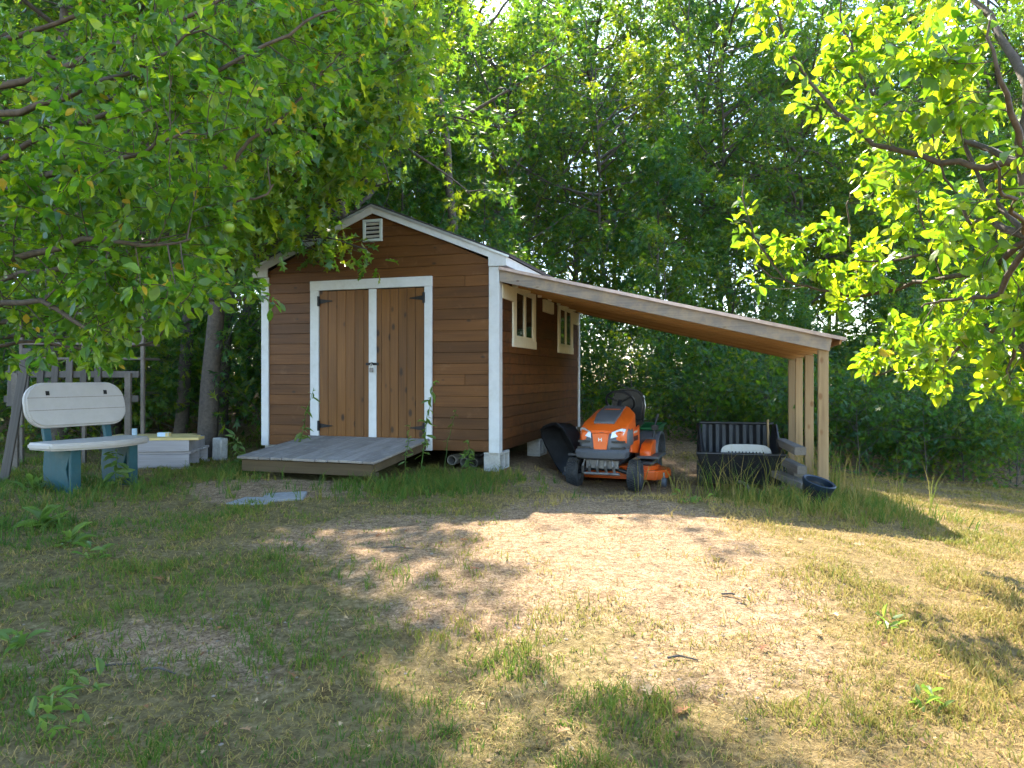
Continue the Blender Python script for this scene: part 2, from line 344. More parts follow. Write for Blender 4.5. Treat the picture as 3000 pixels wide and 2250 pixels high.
m, nt, b = mat('lawn_and_sand')
at = N(nt, 'ShaderNodeAttribute', attribute_name='sand'); ad = N(nt, 'ShaderNodeAttribute', attribute_name='dry')
tc = N(nt, 'ShaderNodeTexCoord')
nA = N(nt, 'ShaderNodeTexNoise', i_Scale=2.3, i_Detail=8.0, i_Roughness=0.7); nB = N(nt, 'ShaderNodeTexNoise', i_Scale=26.0, i_Detail=6.0, i_Roughness=0.75)
nC = N(nt, 'ShaderNodeTexNoise', i_Scale=75.0, i_Detail=3.0, i_Roughness=0.8)
for n in (nA, nB, nC): L(nt, tc.outputs['Object'], n.inputs[0])
sand = ramp(nt, nB.outputs[0], [(0.28, (0.11, 0.064, 0.033)), (0.46, (0.3, 0.2, 0.115)), (0.7, (0.5, 0.36, 0.225))])
specks = ramp(nt, nC.outputs[0], [(0.36, (0.32,) * 3), (0.5, (1,) * 3), (0.75, (1.25,) * 3)]); sand = mixc(nt, 1.0, sand, specks, 'MULTIPLY')  # fine dark and pale specks in the sand's own colour, from noise
soil_dry = ramp(nt, nB.outputs[0], [(0.3, (0.1, 0.068, 0.028)), (0.5, (0.22, 0.155, 0.068)), (0.72, (0.34, 0.25, 0.125))])
soil_lush = ramp(nt, nB.outputs[0], [(0.3, (0.07, 0.055, 0.022)), (0.5, (0.16, 0.13, 0.055)), (0.72, (0.28, 0.23, 0.11))])
turf = mixc(nt, ad.outputs['Fac'], soil_lush, soil_dry)
ms = N(nt, 'ShaderNodeMath', operation='MULTIPLY_ADD'); ms.inputs[1].default_value = 0.7; ms.inputs[2].default_value = -0.35; L(nt, nB.outputs[0], ms.inputs[0])
ma = N(nt, 'ShaderNodeMath', operation='ADD', use_clamp=True); L(nt, ms.outputs[0], ma.inputs[0]); L(nt, at.outputs['Fac'], ma.inputs[1])
fac = ramp(nt, ma.outputs[0], [(0.25, (0, 0, 0)), (0.6, (1, 1, 1))])
nD = N(nt, 'ShaderNodeTexNoise', i_Scale=7.0, i_Detail=7.0, i_Roughness=0.72); L(nt, tc.outputs['Object'], nD.inputs[0])
c = mixc(nt, fac, turf, sand)
c = mixc(nt, 1.0, c, ramp(nt, nD.outputs[0], [(0.3, (0.5, 0.46, 0.42)), (0.48, (1, 1, 1)), (0.68, (1.22, 1.2, 1.18))]), 'MULTIPLY')
L(nt, c, b.inputs['Base Color']); b.inputs['Roughness'].default_value = 0.95; b.inputs['Specular IOR Level'].default_value = 0.1
hb = N(nt, 'ShaderNodeMath', operation='ADD'); L(nt, nB.outputs[0], hb.inputs[0]); L(nt, nC.outputs[0], hb.inputs[1])
bump(nt, b, hb.outputs[0], 0.8, 0.03)
MT['ground'] = m
gme = fastmesh('ground', vs_, fs_, m, smooth=True)
for nm, fn in (('sand', sand_mask), ('dry', dry_mask)):
    a = gme.attributes.new(nm, 'FLOAT', 'POINT'); a.data.foreach_set('value', fn(X.ravel(), Y.ravel()).astype(np.float32))
tag(link('ground', gme), 'sandy lawn with bare patches and dry grass', None, None, 'structure')

# ------------------------------------------------------------------ shed and lean-to frame
TH = -math.atan2(653, F)
SO = Vector((-0.172, 8.5, 0.0))
e_ = Vector((math.cos(TH), math.sin(TH), 0)); d_ = Vector((-math.sin(TH), math.cos(TH), 0))
def SL(x, y, z=0): return SO + e_ * x + d_ * y + Vector((0, 0, z))
W, LEN = 3.316, 4.62
ZB, ZE, ZA = 0.24, 2.50, 3.24          # wall bottom, wall top at eave, wall top at apex (under roof)
shed = thing('garden_shed', 'brown wooden garden shed with white trim, gable roof and double plank doors', 'shed', SO, TH)
SLOPE = (ZA - ZE) / (W / 2)
def wall_top(x): return ZE + SLOPE * (W / 2 - abs(x + W / 2))
inner = MB()
inner.prism([(-W + .03, ZB + .02), (-.03, ZB + .02), (-.03, ZE - .02), (-W / 2, ZA - .03), (-W + .03, ZE - .02)], 0.03, LEN - 0.03, 'y')
inner.build('wall_core', MT['dark'], shed)
ROW = 0.1335
DX0, DX1, DZ1 = -2.565, -0.845, 2.385       # outer edges of the white door casing
def clip_rows(x0, x1, zlo, zhi, y, nm='siding_board', split=None):
    z0, z1 = zlo + 0.0015, zhi - 0.0015
    poly = []
    xa = [x0 + 0.002, x1 - 0.002]
    if wall_top(xa[0]) >= z1 and wall_top(xa[1]) >= z1:
        poly = [(xa[0], z0), (xa[1], z0), (xa[1], z1), (xa[0], z1)]
    else:
        def xl(z): return -W + max(0, (z - ZE)) / SLOPE
        l0, l1 = max(xa[0], xl(z0)), max(xa[0], xl(z1)); r0, r1 = min(xa[1], -W - xl(z0)), min(xa[1], -W - xl(z1))
        if r0 - l0 < 0.03: return
        poly = [(l0, z0), (r0, z0)] + ([(r1, z1), (l1, z1)] if r1 - l1 > 0.01 else [((l1 + r1) / 2, z1)])
    MB().prism(poly, y - 0.002, y + 0.02).build(nm, MT['siding'], shed, 0.0025)
z = ZB; r = 0
while z < ZA - 0.03:
    z1 = z + ROW
    yy = 0.004 + 0.002 * ((r * 37) % 5) / 5
    if z < DZ1 - 0.02:
        clip_rows(-W + 0.1, DX0 + 0.02, z, z1, yy)
        if r in (6, 15): 
            clip_rows(DX1 - 0.02, -0.42, z, z1, yy); clip_rows(-0.42, -0.1, z, z1, yy)
        else: clip_rows(DX1 - 0.02, -0.1, z, z1, yy)
        if z1 > DZ1: clip_rows(DX0 + 0.02, DX1 - 0.02, DZ1 - 0.04, z1, yy)
    else: clip_rows(-W + 0.02, -0.02, z, z1, yy)
    z = z1; r += 1
z = ZB; r = 0
while z < ZE - 0.02:
    z1 = min(z + ROW, ZE)
    MB().box((-0.02, 0.1, z + .002), (0.001 * ((r * 7) % 3), LEN - 0.06, z1 - .002)).build('siding_board', MT['siding_y'], shed, 0.004)
    MB().box((-W, 0.02, z + .002), (-W + 0.02, LEN - 0.02, z1 - .002)).build('siding_board', MT['siding_y'], shed, 0.004)
    z = z1; r += 1
MB().prism([(-W, ZB), (0, ZB), (0, ZE), (-W / 2, ZA), (-W, ZE)], LEN - 0.02, LEN).build('rear_wall', MT['siding'], shed)
# corner boards
for (x0, x1) in ((-W - 0.004, -W + 0.105), (-0.105, 0.026)):
    MB().box((x0, -0.022, ZB - 0.01), (x1, 0.003, 2.462)).build('corner_board', MT['white'], shed, 0.003)
MB().box((0.003, 0.0032, ZB - 0.01), (0.026, 0.105, 2.44)).build('corner_board', MT['white'], shed, 0.003)
MB().box((0.0025, LEN - 0.1, ZB - 0.01), (0.024, LEN + 0.02, 2.3)).build('corner_board', MT['white'], shed, 0.003)
MB().box((-W - 0.024, 0.0032, ZB - 0.01), (-W - 0.003, 0.105, 2.44)).build('corner_board', MT['white'], shed, 0.003)
# rake boards with flat tails, roof planes
OV = 0.125
zt_tail = 2.583; zt_apex = 3.305
def rake(side):
    xa = -W / 2; xe = OV if side > 0 else -W - OV; xi = -0.105 if side > 0 else -W + 0.105
    th = 0.098
    poly = [(xa, zt_apex), (xe, zt_tail), (xe, 2.465), (xi, 2.465), (xi, zt_tail + (zt_apex - zt_tail) * (abs(xe - xi)) / abs(xe - xa) - th), (xa, zt_apex - th)]
    MB().prism(poly if side > 0 else poly[::-1], -0.045, -0.0225).build('rake_board', MT['white'], shed, 0.003)
    ang = math.atan2(zt_apex - zt_tail, abs(xe - xa)); ln = math.hypot(zt_apex - zt_tail, abs(xe - xa)) + 0.03
    M = Matrix.Translation((xa, 0, zt_apex)) @ (Matrix.Rotation(ang, 4, 'Y') if side > 0 else (Matrix.Rotation(-ang, 4, 'Y') @ Matrix.Scale(-1, 4, (1, 0, 0))))
    rf = MB(); rf.box((-0.005, -0.05, 0.003), (ln, LEN + 0.06, 0.022), M); rfo = rf.build('roof', MT['shingle'], shed)
    MB().box((-0.004, -0.066, -0.012), (ln + .004, -0.052, 0.012), M).build('drip_edge', MT['drip'], rfo)
    k = 0; t = 0.0
    while t < ln - 0.02:
        MB().prism([(t, 0.024), (min(t + 0.16, ln + 0.01), 0.027), (min(t + 0.16, ln + 0.01), 0.034), (t, 0.026)], -0.07 , LEN + 0.07, 'y', M).build('shingle_course', MT['shingle'], rfo); t += 0.145
    s1 = xe - 0.02 if side > 0 else xe; s2 = xe if side > 0 else xe + 0.02
    MB().box((s1 + 0.0, -0.02, 2.467), (s2 + 0.0, LEN + 0.04, zt_tail - 0.012)).build('fascia_board', MT['white'], shed, 0.002)
    a, b2 = (0.028, xe - 0.021) if side > 0 else (xe + 0.021, -W - 0.026)
    MB().box((a, -0.02, 2.468), (b2, LEN + 0.03, 2.48)).build('soffit', MT['white'], shed)
rake(1); rake(-1)
# gable vent
vx, vz = -W / 2 - 0.005, 2.995
v = MB()
for a, b2 in (((-.135, -.14), (.135, -.105)), ((-.135, .105), (.135, .14)), ((-.135, -.1045), (-.1, .1045)), ((.1, -.1045), (.135, .1045))):
    v.box((vx + a[0], -0.03, vz + a[1]), (vx + b2[0], 0.0, vz + b2[1]))
vo = v.build('gable_vent', MT['vent'], shed, 0.003)
MB().box((vx - .1, -0.006, vz - .105), (vx + .1, -0.003, vz + .105)).build('vent_backing', MT['dark'], vo)
for k in range(4):
    zc = vz - 0.078 + k * 0.052
    M = Matrix.Translation((vx, -0.014, zc)) @ Matrix.Rotation(R(-40), 4, 'X')
    MB().box((-.099, -.02, -.003), (.099, .02, .003), M).build('slat', MT['white'], vo)
# door casing and doors
DZ0 = 0.375
for nm, a, b2 in (('door_casing', (DX0, ZB - .005), (DX0 + .125, DZ1 - .126)), ('door_casing', (DX1 - .1, ZB - .005), (DX1, DZ1 - .126)), ('door_header', (DX0 - .003, DZ1 - .125), (DX1 + .003, DZ1))):
    MB().box((a[0], -0.032, a[1]), (b2[0], 0.0, b2[1])).build(nm, MT['white'], shed, 0.004)
XL, XR = DX0 + 0.127, DX1 - 0.102; XM = -1.655
def door(x0, x1, label, nm='door'):
    d = MB(); d.box((x0, 0.0, DZ0), (x1, 0.004, DZ1 - .13)); dob = d.build(nm, MT['dark'], shed)
    dob['label'] = label
    n = 6; wd = (x1 - x0) / n
    for k in range(n):
        MB().box((x0 + k * wd + .0025, -0.018 - 0.001 * (k % 2), DZ0), (x0 + (k + 1) * wd - .0025, -0.001, DZ1 - .133 - .002 * ((k * 3) % 4))).build('plank', MT['door'], dob, 0.004)
    return dob
dl = door(XL + .004, XM - .002, 'left shed door of six vertical brown planks'); dr = door(XM + .002, XR - .004, 'right shed door of six vertical brown planks')
MB().box((XM - .055, -0.034, DZ0 - .01), (XM + .052, -0.0195, DZ1 - .132)).build('centre_strip', MT['white'], dl, 0.003)
def hinge(x, z, s, par):
    h = MB(); h.box((x - .016, -0.042, z - .065), (x + .016, -0.034, z + .065))
    h.prism([(x + s * .014, z - .03), (x + s * .19, z - .007), (x + s * .2, z), (x + s * .19, z + .007), (x + s * .014, z + .03)] if s > 0 else
            [(x + s * .014, z - .03), (x + s * .19, z - .007), (x + s * .2, z), (x + s * .19, z + .007), (x + s * .014, z + .03)][::-1], -0.03, -0.0215)
    h.tube([(x, -.042, z - .066), (x, -.042, z + .066)], .009, 8)
    h.build('hinge', MT['iron'], par)
hinge(XL + .002, 2.12, 1, dl); hinge(XL + .002, 0.51, 1, dl); hinge(XR - .002, 2.12, -1, dr); hinge(XR - .002, 0.51, -1, dr)
hz = 1.305
hs = MB(); hs.box((XM - .09, -0.044, hz - .016), (XM + .085, -0.0345, hz + .016)); hs.box((XM - .012, -.062, hz - .02), (XM + .012, -.044, hz + .02)); hs.build('hasp', MT['iron'], dr)
pl = thing('padlock', 'small steel padlock hanging from the black hasp on the shed doors', 'padlock', SL(XM + .0, -0.064, hz - 0.075), TH)
MB().box((-.026, -.012, -.03), (.026, .012, .026)).build('lock_body', MT['cast'], pl, 0.006)
MB().tube([(-.017, 0, .022), (-.017, 0, .055), (-.01, 0, .073), (0, 0, .078), (.01, 0, .073), (.017, 0, .055), (.017, 0, .022)], .0045, 8).build('shackle', MT['steel'], pl, 0, True)
# side windows, frieze, electrical block
def window(y0, y1):
    z0, z1 = 1.525, 2.27
    f = MB(); t = .11
    f.box((.004, y0, z0 + t + .0005), (.03, y0 + t, z1 - .0005)); f.box((.004, y1 - t, z0 + t + .0005), (.03, y1, z1 - .0005)); f.box((.004, y0, z1 - .0), (.03, y1, z1 + .11))
    fo = f.build('window', MT['cream'], shed, 0.003)
    MB().box((.004, y0 - .01, z0), (.036, y1 + .01, z0 + t)).build('sill', MT['cream'], fo, 0.004)
    s = MB(); a, b2, c0, c1 = y0 + t + .001, y1 - t - .001, z0 + t + .001, z1 - .001
    for q in (((.006, a, c0), (.024, a + .04, c1)), ((.006, b2 - .04, c0), (.024, b2, c1)), ((.006, a + .0405, c0), (.024, b2 - .0405, c0 + .04)), ((.006, a + .0405, c1 - .04), (.024, b2 - .0405, c1))):
        s.box(*q)
    s.build('sash', MT['cream'], fo, 0.002)
    ym = (a + b2) / 2
    MB().box((.006, ym - .045, c0 + .0405), (.027, ym + .045, c1 - .0405)).build('mullion', MT['cream'], fo, 0.002)
    MB().box((.0035, a + .041, c0 + .041), (.0055, ym - .0455, c1 - .041)).build('curtain', MT['curtain'], fo)
    MB().box((.011, a + .041, c0 + .041), (.014, ym - .0455, c1 - .041)).build('pane', MT['pane'], fo)
    MB().box((.008, ym + .0455, c0 + .041), (.0115, b2 - .041, c1 - .041)).build('pane', MT['pane'], fo)
window(0.56, 1.62); window(2.98, 4.04)
MB().box((.004, .108, 2.1), (.031, .556, 2.28)).build('frieze_board', MT['cream'], shed, 0.003)
MB().box((.004, 4.045, 2.06), (.028, LEN - .103, 2.27)).build('frieze_board', MT['cream'], shed, 0.003)
MB().box((.004, 2.06, 2.1), (.05, 2.58, 2.28)).build('cover_block', MT['cream'], shed, 0.004)

# ------------------------------------------------------------------ lean-to
lean = thing('lean_to', 'open lean-to roof on four square wooden posts attached to the right of the shed', 'carport', SL(1.8, 0), TH)
def LX(x): return x - 1.8
XP = 3.606; LZ0, LZ1 = 2.432, 1.567
sl_ = (LZ1 - LZ0) / (XP + 0.0)
def lz(x): return LZ0 + sl_ * x
RH = 0.143
nraf = 9
for k in range(nraf):
    y0 = 0.0 + k * (LEN - 0.04) / (nraf - 1)
    xa = 0.03
    poly = [(LX(xa), lz(xa) - RH), (LX(XP + .045), lz(XP + .045) - RH), (LX(XP + .075), lz(XP + .075)), (LX(xa), lz(xa))]
    if k == 0: poly[2] = (LX(XP + .07), lz(XP + .07))
    o = MB().prism(poly, y0 - 0.02, y0 + 0.02).build('rafter', MT['rafter'] if k == 0 else MT['rafter_in'], lean, 0.002)
    if 0 < k < nraf - 1:
        MB().box((LX(.031), y0 - .03, lz(.05) - RH - .005), (LX(.09), y0 + .03, lz(.05) - RH + .05)).build('rafter_hanger', MT['cream'], lean)
ang = -math.atan(sl_); ln = math.hypot(XP + .135, sl_ * (XP + .135))
M = Matrix.Translation((LX(0.028), 0, lz(0.028))) @ Matrix.Rotation(ang, 4, 'Y')
nb = 18
for k in range(nb):
    a = k * ln / nb
    MB().box((a + .002, -0.03, 0.003), (a + ln / nb - .002, LEN + .05, 0.02), M).build('deck_board', MT['deck'], lean)
rs = MB(); n = 34; pr = []
yy0, yy1 = -0.055, LEN + 0.08
pts = []
for k in range(n * 4 + 1):
    t = k / (n * 4); ph = (k % 4); h = (0, .0, .008, .008)[ph]; pts.append((yy0 + (yy1 - yy0) * t, 0.022 + h))
vsr = [(-.0, y, zz) for y, zz in pts] + [(ln + .03, y, zz) for y, zz in pts]
m_ = len(pts); rs.add(vsr, [(i, i + 1, m_ + i + 1, m_ + i) for i in range(m_ - 1)], 0, M)
rs.box((-.0, yy0 - .004, -.004), (ln + .03, yy0 - .001, .032), M); rs.box((ln + .031, yy0, .004), (ln + .034, yy1, .034), M)
rs.build('metal_roof', MT['tin'], lean)
MB().box((ln - .02, -.028, -.05), (ln - .001, LEN + .04, .0025), M).build('eave_board', MT['rafter_in'], lean, .002)
for k, t in enumerate((0.02, 1.5, 3.0, 4.4)):
    pw = SL(XP - .01, t + .045); g = gz(pw.x, pw.y)
    MB().box((LX(XP - .06), t, g - .12), (LX(XP + .04), t + .1, lz(XP - .06) - RH - .004 if k in (0,) else lz(XP + .04) - RH - .001)).build('post', MT['post'], lean, 0.006)
MB().box((LX(XP - .055), .13, lz(XP) - RH - .04), (LX(XP - .015), LEN - .2, lz(XP) - RH + .05)).build('beam', MT['rafter_in'], lean, .003) if False else None

# ------------------------------------------------------------------ blocks, pipes, ramp, slabs
def cmu(loc, rz, label, size=(0.2, 0.4, 0.235)):
    o = thing('concrete_block', label, 'block', loc, rz, 'concrete blocks under the shed')
    x, y, z = size; b = MB()
    t = .035                        # cores open towards +x
    b.box((0, 0, 0), (x, y, t)); b.box((0, 0, z - t), (x, y, z))
    for yy in (0, y / 2 - t / 2, y - t): b.box((0, yy, t + .0005), (x, yy + t, z - t - .0005))
    b.box((.001, t + .0005, t + .0005), (.03, y / 2 - t / 2 - .0005, z - t - .0005)); b.box((.001, y / 2 + t / 2 + .0005, t + .0005), (.03, y - t - .0005, z - t - .0005))
    b.build('block_shell', MT['concrete'], o, 0.005); return o
for (x, y, lb) in ((-.18, .01, 'grey concrete block under the front right corner of the shed'),
                   (-.2, 1.95, 'grey concrete block under the middle of the shed side wall'), (-.2, 4.1, 'grey concrete block under the far end of the shed side wall'),
                   (-W + .02, .02, 'grey concrete block under the front left corner of the shed')):
    p = SL(x, y); g = gz(p.x, p.y); cmu((p.x, p.y, g - .01), TH, lb, (0.2, 0.4, ZB - g + .004))
pb = MB().box((-.09, -.06, -.03), (.09, .06, .3)).build('pale_stone_block', MT['concrete'], None, 0.012)
p = GP(748, 1318); pb.location = (p.x - .02, 9.75, gz(p.x, 9.75)); pb.rotation_euler = (0, .03, -.5)
tag(pb, 'pale block standing beside the left corner of the shed', 'block')
for k, (px, py) in enumerate(((1323, 1348), (1360, 1354), (1388, 1358))):
    c0 = P(px, py, 8.85 + .05 * k); r_ = .062 - .004 * k
    prof = []
    for q in range(26): prof.append((q * .05, r_ + (.006 if q % 2 else 0)))
    prof += [(1.25, r_ - .012), (0, r_ - .012)]
    o = MB().ring(prof, 18, 'y', closed=True).build('drain_pipe', MT['pipe'], None, 0, True)
    o.location = (c0.x, c0.y, max(c0.z, gz(c0.x, c0.y) + r_)); o.rotation_euler = (0, 0, TH)
    tag(o, ['grey corrugated drain pipe under the shed, leftmost of three beside the ramp', 'grey corrugated drain pipe under the shed, middle of three', 'grey corrugated drain pipe under the shed, rightmost of three by the corner block'][k], 'pipe', 'drain pipes under the shed')
RW0, RW1, RL = -2.585, -0.868, 1.42
ramp_t = thing('wooden_ramp', 'weathered grey plank ramp leading up to the shed doors', 'ramp', SL((RW0 + RW1) / 2, -RL / 2), TH)
hw = (RW1 - RW0) / 2; zt0, zt1 = 0.262, 0.385
tilt = math.atan2(zt1 - zt0, RL); M = Matrix.Translation((0, -RL / 2, zt0)) @ Matrix.Rotation(tilt, 4, 'X')
npk = 12
for k in range(npk):
    a = -hw + 2 * hw * k / npk
    MB().box((a + .003, -.012 + .01 * math.sin(k * 5), -.028), (a + 2 * hw / npk - .003, RL * 1.0 - .03, 0.001 * math.sin(k * 2.3)), M).build('plank', MT['ramp'], ramp_t, .004)
MB().box((-hw + .03, -RL / 2 + .035, .095), (hw - .05, -RL / 2 + .073, .222)).build('front_joist', MT['ramp_b'], ramp_t, .004)
for xx in (-hw + .05, 0, hw - .085):
    M2 = Matrix.Translation((xx, -RL / 2 + .076, zt0)) @ Matrix.Rotation(tilt, 4, 'X')
    MB().box((0, 0, -.13), (.035, RL - .11, -.03), M2).build('side_joist', MT['ramp_b'], ramp_t, .003)
MB().box((hw - .13, -RL / 2 + .076, -.06), (hw - .04, -RL / 2 + .16, .13)).build('ramp_foot', MT['ramp_b'], ramp_t, .004)
for (c, sx, sy, rz, lb) in (((831, 1458), .2, .17, .25, 'pale flat stone slab on the dirt in front of the ramp, nearer the right'), ((745, 1472), .2, .15, -.15, 'pale flat stone slab half sunk in grass, left of the other slab')):
    p = GP(*c)
    o = MB().prism([(-sx, -sy), (sx * .9, -sy * 1.05), (sx * 1.05, sy * .9), (-sx * .85, sy)], -.03, .022, 'z').build('stone_slab', MT['slab'], None, .006)
    o.location = p; o.rotation_euler = (.03, -.02, rz); tag(o, lb, 'slab', 'stone slabs in front of the ramp')

# ------------------------------------------------------------------ riding mower
MP = Vector((1.13, 8.66, 0)); MP.z = gz(MP.x, MP.y)
mow = thing('riding_mower', 'orange and grey riding lawn mower parked under the lean-to', 'mower', MP, R(-21))
def wheel(par, x, y, r, wd, rimr, name='wheel'):
    b = MB(); h = wd / 2
    b.ring([(-h*.75, rimr), (-h, r*.72), (-h*.97, r*.88), (-h*.7, r*.97), (0, r), (h*.7, r*.97), (h*.97, r*.88), (h, r*.72), (h*.75, rimr)], 36, 'x')
    nl = 34
    for k in range(nl):
        for j in range(4):
            an = 2 * math.pi * (k + .5 * (j % 2)) / nl; x0 = -h*.84 + j * h*.43
            rr = r * (1.0 if 0 < j < 3 else .985)
            Mx = Matrix.Rotation(an, 4, 'X')
            b.box((x0, -r*.062, rr - .006), (x0 + h*.36, r*.062, rr + .008), Mx)
    o = b.build(name, MT['rubber'], par, 0, True); o.location = (x, y, r)
    rb = MB().ring([(-h*.5, .001), (-h*.5, rimr*.35), (-h*.3, rimr*.5), (-h*.3, rimr*.85), (-h*.76, rimr + .004)], 28, 'x').ring([(h*.5, .001), (h*.5, rimr*.35), (h*.3, rimr*.5), (h*.3, rimr*.85), (h*.76, rimr + .004)], 28, 'x')
    rb.build('rim', MT['mgrey'], o, 0, True); return o
wheel(mow, -.375, 0, .178, .155, .085, 'front_wheel'); wheel(mow, .375, 0, .178, .155, .085, 'front_wheel')
wheel(mow, -.36, 1.2, .25, .23, .12, 'rear_wheel'); wheel(mow, .36, 1.2, .25, .23, .12, 'rear_wheel')
def hs(y, wt, wm, wb, zt, zm, zb, n=5):     # hood section ring, symmetric
    rt = [(wb, zb), (wm, zm), (wm * .93 + wt * .07, zm + (zt - zm) * .55), (wt, zt - .012), (wt * .5, zt)]
    return [(x, y, z) for x, z in rt] + [(-x, y, z) for x, z in rt[::-1]]
MB().loft([hs(-.17, .13, .24, .24, .715, .66, .60), hs(-.09, .19, .285, .29, .77, .68, .56), hs(.12, .2, .295, .3, .86, .72, .5), hs(.42, .19, .285, .3, .95, .74, .46), hs(.66, .16, .25, .28, .985, .76, .44)]).build('hood', MT['orange'], mow, .008, True, 2)
MB().add([(-.125, -.035, .818), (.125, -.035, .818), (.15, .2, .899), (.135, .6, .988), (-.135, .6, .988), (-.15, .2, .899),
          (-.125, -.035, .78), (.125, -.035, .78), (.15, .2, .86), (.135, .6, .94), (-.135, .6, .94), (-.15, .2, .86)],
         [(0,1,2,5),(5,2,3,4),(0,6,7,1),(1,7,8,2),(2,8,9,3),(3,9,10,4),(4,10,11,5),(5,11,6,0),(6,11,8,7),(11,10,9,8)]).build('hood_panel', MT['mpanel'], mow, .004, True)
def fr(y, wx, zt, zb, bow=.0): return [(-wx, y + .12, zb), (-wx * .55, y + .02, zb), (wx * .55, y + .02, zb), (wx, y + .12, zb), (wx * .98, y + .14, zt), (wx * .5, y, zt), (-wx * .5, y, zt), (-wx * .98, y + .14, zt)]
g = MB()
def face_sec(z, wx, y): return [(-wx, y + .16, z), (-wx * .82, y + .05, z), (-wx * .4, y + .005, z), (0, y, z), (wx * .4, y + .005, z), (wx * .82, y + .05, z), (wx, y + .16, z), (wx, .25, z), (-wx, .25, z)]
g.loft([face_sec(.47, .275, -.2), face_sec(.53, .3, -.215), face_sec(.575, .305, -.205), face_sec(.64, .305, -.195), face_sec(.70, .3, -.17), face_sec(.745, .285, -.12)])
go = g.build('grille', MT['mgrey'], mow, .006, True, 2)
for s in (-1, 1):
    q = [(s*.115, -.207, .625), (s*.255, -.15, .665), (s*.285, -.085, .735), (s*.235, -.12, .748), (s*.13, -.178, .705)]
    q2 = [(x, y + .03, z) for x, y, z in q]
    MB().add(q + q2, [(0,1,2,3,4), (9,8,7,6,5)] + [(i, (i+1) % 5, 5 + (i+1) % 5, 5 + i) for i in range(5)]).build('headlight', MT['lamp'], mow, .004)
    MB().box((s*.205 - .075, -.2, .575), (s*.205 + .075, -.13, .6)).build('vent_slot', MT['black'], go)
    MB().box((s*.2 - .085, -.205, .497), (s*.2 + .085, -.13, .525)).build('vent_slot', MT['black'], go)
MB().add([(-.075, -.232, .47), (.075, -.232, .47), (.1, -.225, .69), (-.1, -.225, .69), (-.075, -.15, .47), (.075, -.15, .47), (.1, -.13, .70), (-.1, -.13, .70)],
         [(0,1,2,3),(1,5,6,2),(4,0,3,7),(3,2,6,7),(0,4,5,1),(5,4,7,6)]).build('badge_panel', MT['orange'], mow, .006, True)
lt = MB(); yy = -.236
lt.box((-.022, yy, .595), (-.011, yy + .01, .637)); lt.box((.011, yy, .595), (.022, yy + .01, .637)); lt.box((-.0105, yy, .612), (.0105, yy + .01, .621)); lt.build('badge_letter', MT['letter'], mow)
def bsec(z, wx, y, k): return [(-wx, y + .2, z), (-wx * .93, y + .06, z), (-wx * .6, y + .012, z), (0, y, z), (wx * .6, y + .012, z), (wx * .93, y + .06, z), (wx, y + .2, z), (wx * .8, y + .22, z), (0, y + .13, z), (-wx * .8, y + .22, z)]
MB().loft([bsec(.375, .27, -.24, 0), bsec(.40, .315, -.285, 0), bsec(.47, .33, -.295, 0), bsec(.5, .315, -.27, 0)]).build('bumper', MT['mgrey'], mow, .006, True, 2)
ch = MB(); ch.box((-.13, -.1, .25), (.13, 1.3, .36)); ch.tube([(-.34, 0, .19), (-.15, -.02, .25), (.15, -.02, .25), (.34, 0, .19)], .028, 8)
ch.build('front_axle_and_frame', MT['black'], mow, .004)
cs = MB()
for xx in (-.2, -.13, -.045, .045, .13): cs.tube([(xx, -.16, .385), (xx * 1.1, -.19, .3), (xx * 1.2, -.12, .2)], .019, 6)
cs.box((-.2, -.13, .26), (.2, -.1, .36)); cs.tube([(-.22, -.15, .2), (.22, -.15, .2)], .018, 8)
cs.build('front_hitch', MT['cast'], mow, .003)
for s in (-1, 1):       # lower side panels, fenders, foot rests
    MB().prism([(.14, .44), (.62, .38), (.68, .46), (.66, .74), (.2, .66)], s*.275, s*.3, 'x').build('side_panel', MT['orange'], mow, .005)
    MB().box((s*.45 - .14, .42, .335), (s*.45 + .14, .98, .365)).build('foot_rest', MT['mgrey'], mow, .006)
    fd = MB(); sec = []
    for k in range(9):
        a = math.pi * (k / 8.0); sec.append((1.2 - .33 * math.cos(a), .33 + .30 * math.sin(a) ** .7))
    rin = [(y * .94 + 1.2 * .06, z - .035) for y, z in sec][::-1]
    fd.prism(sec + rin, s*.2, s*.5, 'x'); fd.build('fender', MT['mgrey'], mow, .006, True)
    MB().prism([(.5, .33), (.9, .33), (.98, .42), (.9, .54), (.62, .5), (.5, .42)], s*.33, s*.47, 'x').build('step_panel', MT['orange'], mow, .012, True)
MB().box((-.22, .6, .4), (.22, 1.45, .6)).build('body', MT['orange'], mow, .02, True)
st = MB(); st.loft([[(-.21, 1.0, .66), (.21, 1.0, .66), (.23, 1.42, .68), (-.23, 1.42, .68)], [(-.2, 1.0, .73), (.2, 1.0, .73), (.23, 1.42, .76), (-.23, 1.42, .76)]])
so_ = st.build('seat', MT['seatv'], mow, .03, True, 3)
pr = [(-.21, .7), (.21, .7), (.235, .95), (.22, 1.1), (.15, 1.18), (0, 1.2), (-.15, 1.18), (-.22, 1.1), (-.235, .95)]
Mb = Matrix.Translation((0, 1.38, .0)) @ Matrix.Shear('XY', 4, (0, 0)) 
MB().prism(pr, 0, .11, 'y', Matrix.Translation((0, 1.36, 0))).build('seat_back', MT['seatv'], mow, .03, True, 3)
Ms = Matrix.Translation((0, .88, 1.03)) @ Matrix.Rotation(R(-48), 4, 'X')
sw = MB(); sw.tube([Ms @ Vector((.19 * math.cos(a), .19 * math.sin(a), 0)) for a in [2 * math.pi * k / 28 for k in range(29)]], .016, 8, cap=False)
for a in (R(90), R(210), R(330)): sw.tube([Ms @ Vector((0, 0, -.02)), Ms @ Vector((.185 * math.cos(a), .185 * math.sin(a), 0))], .013, 6)
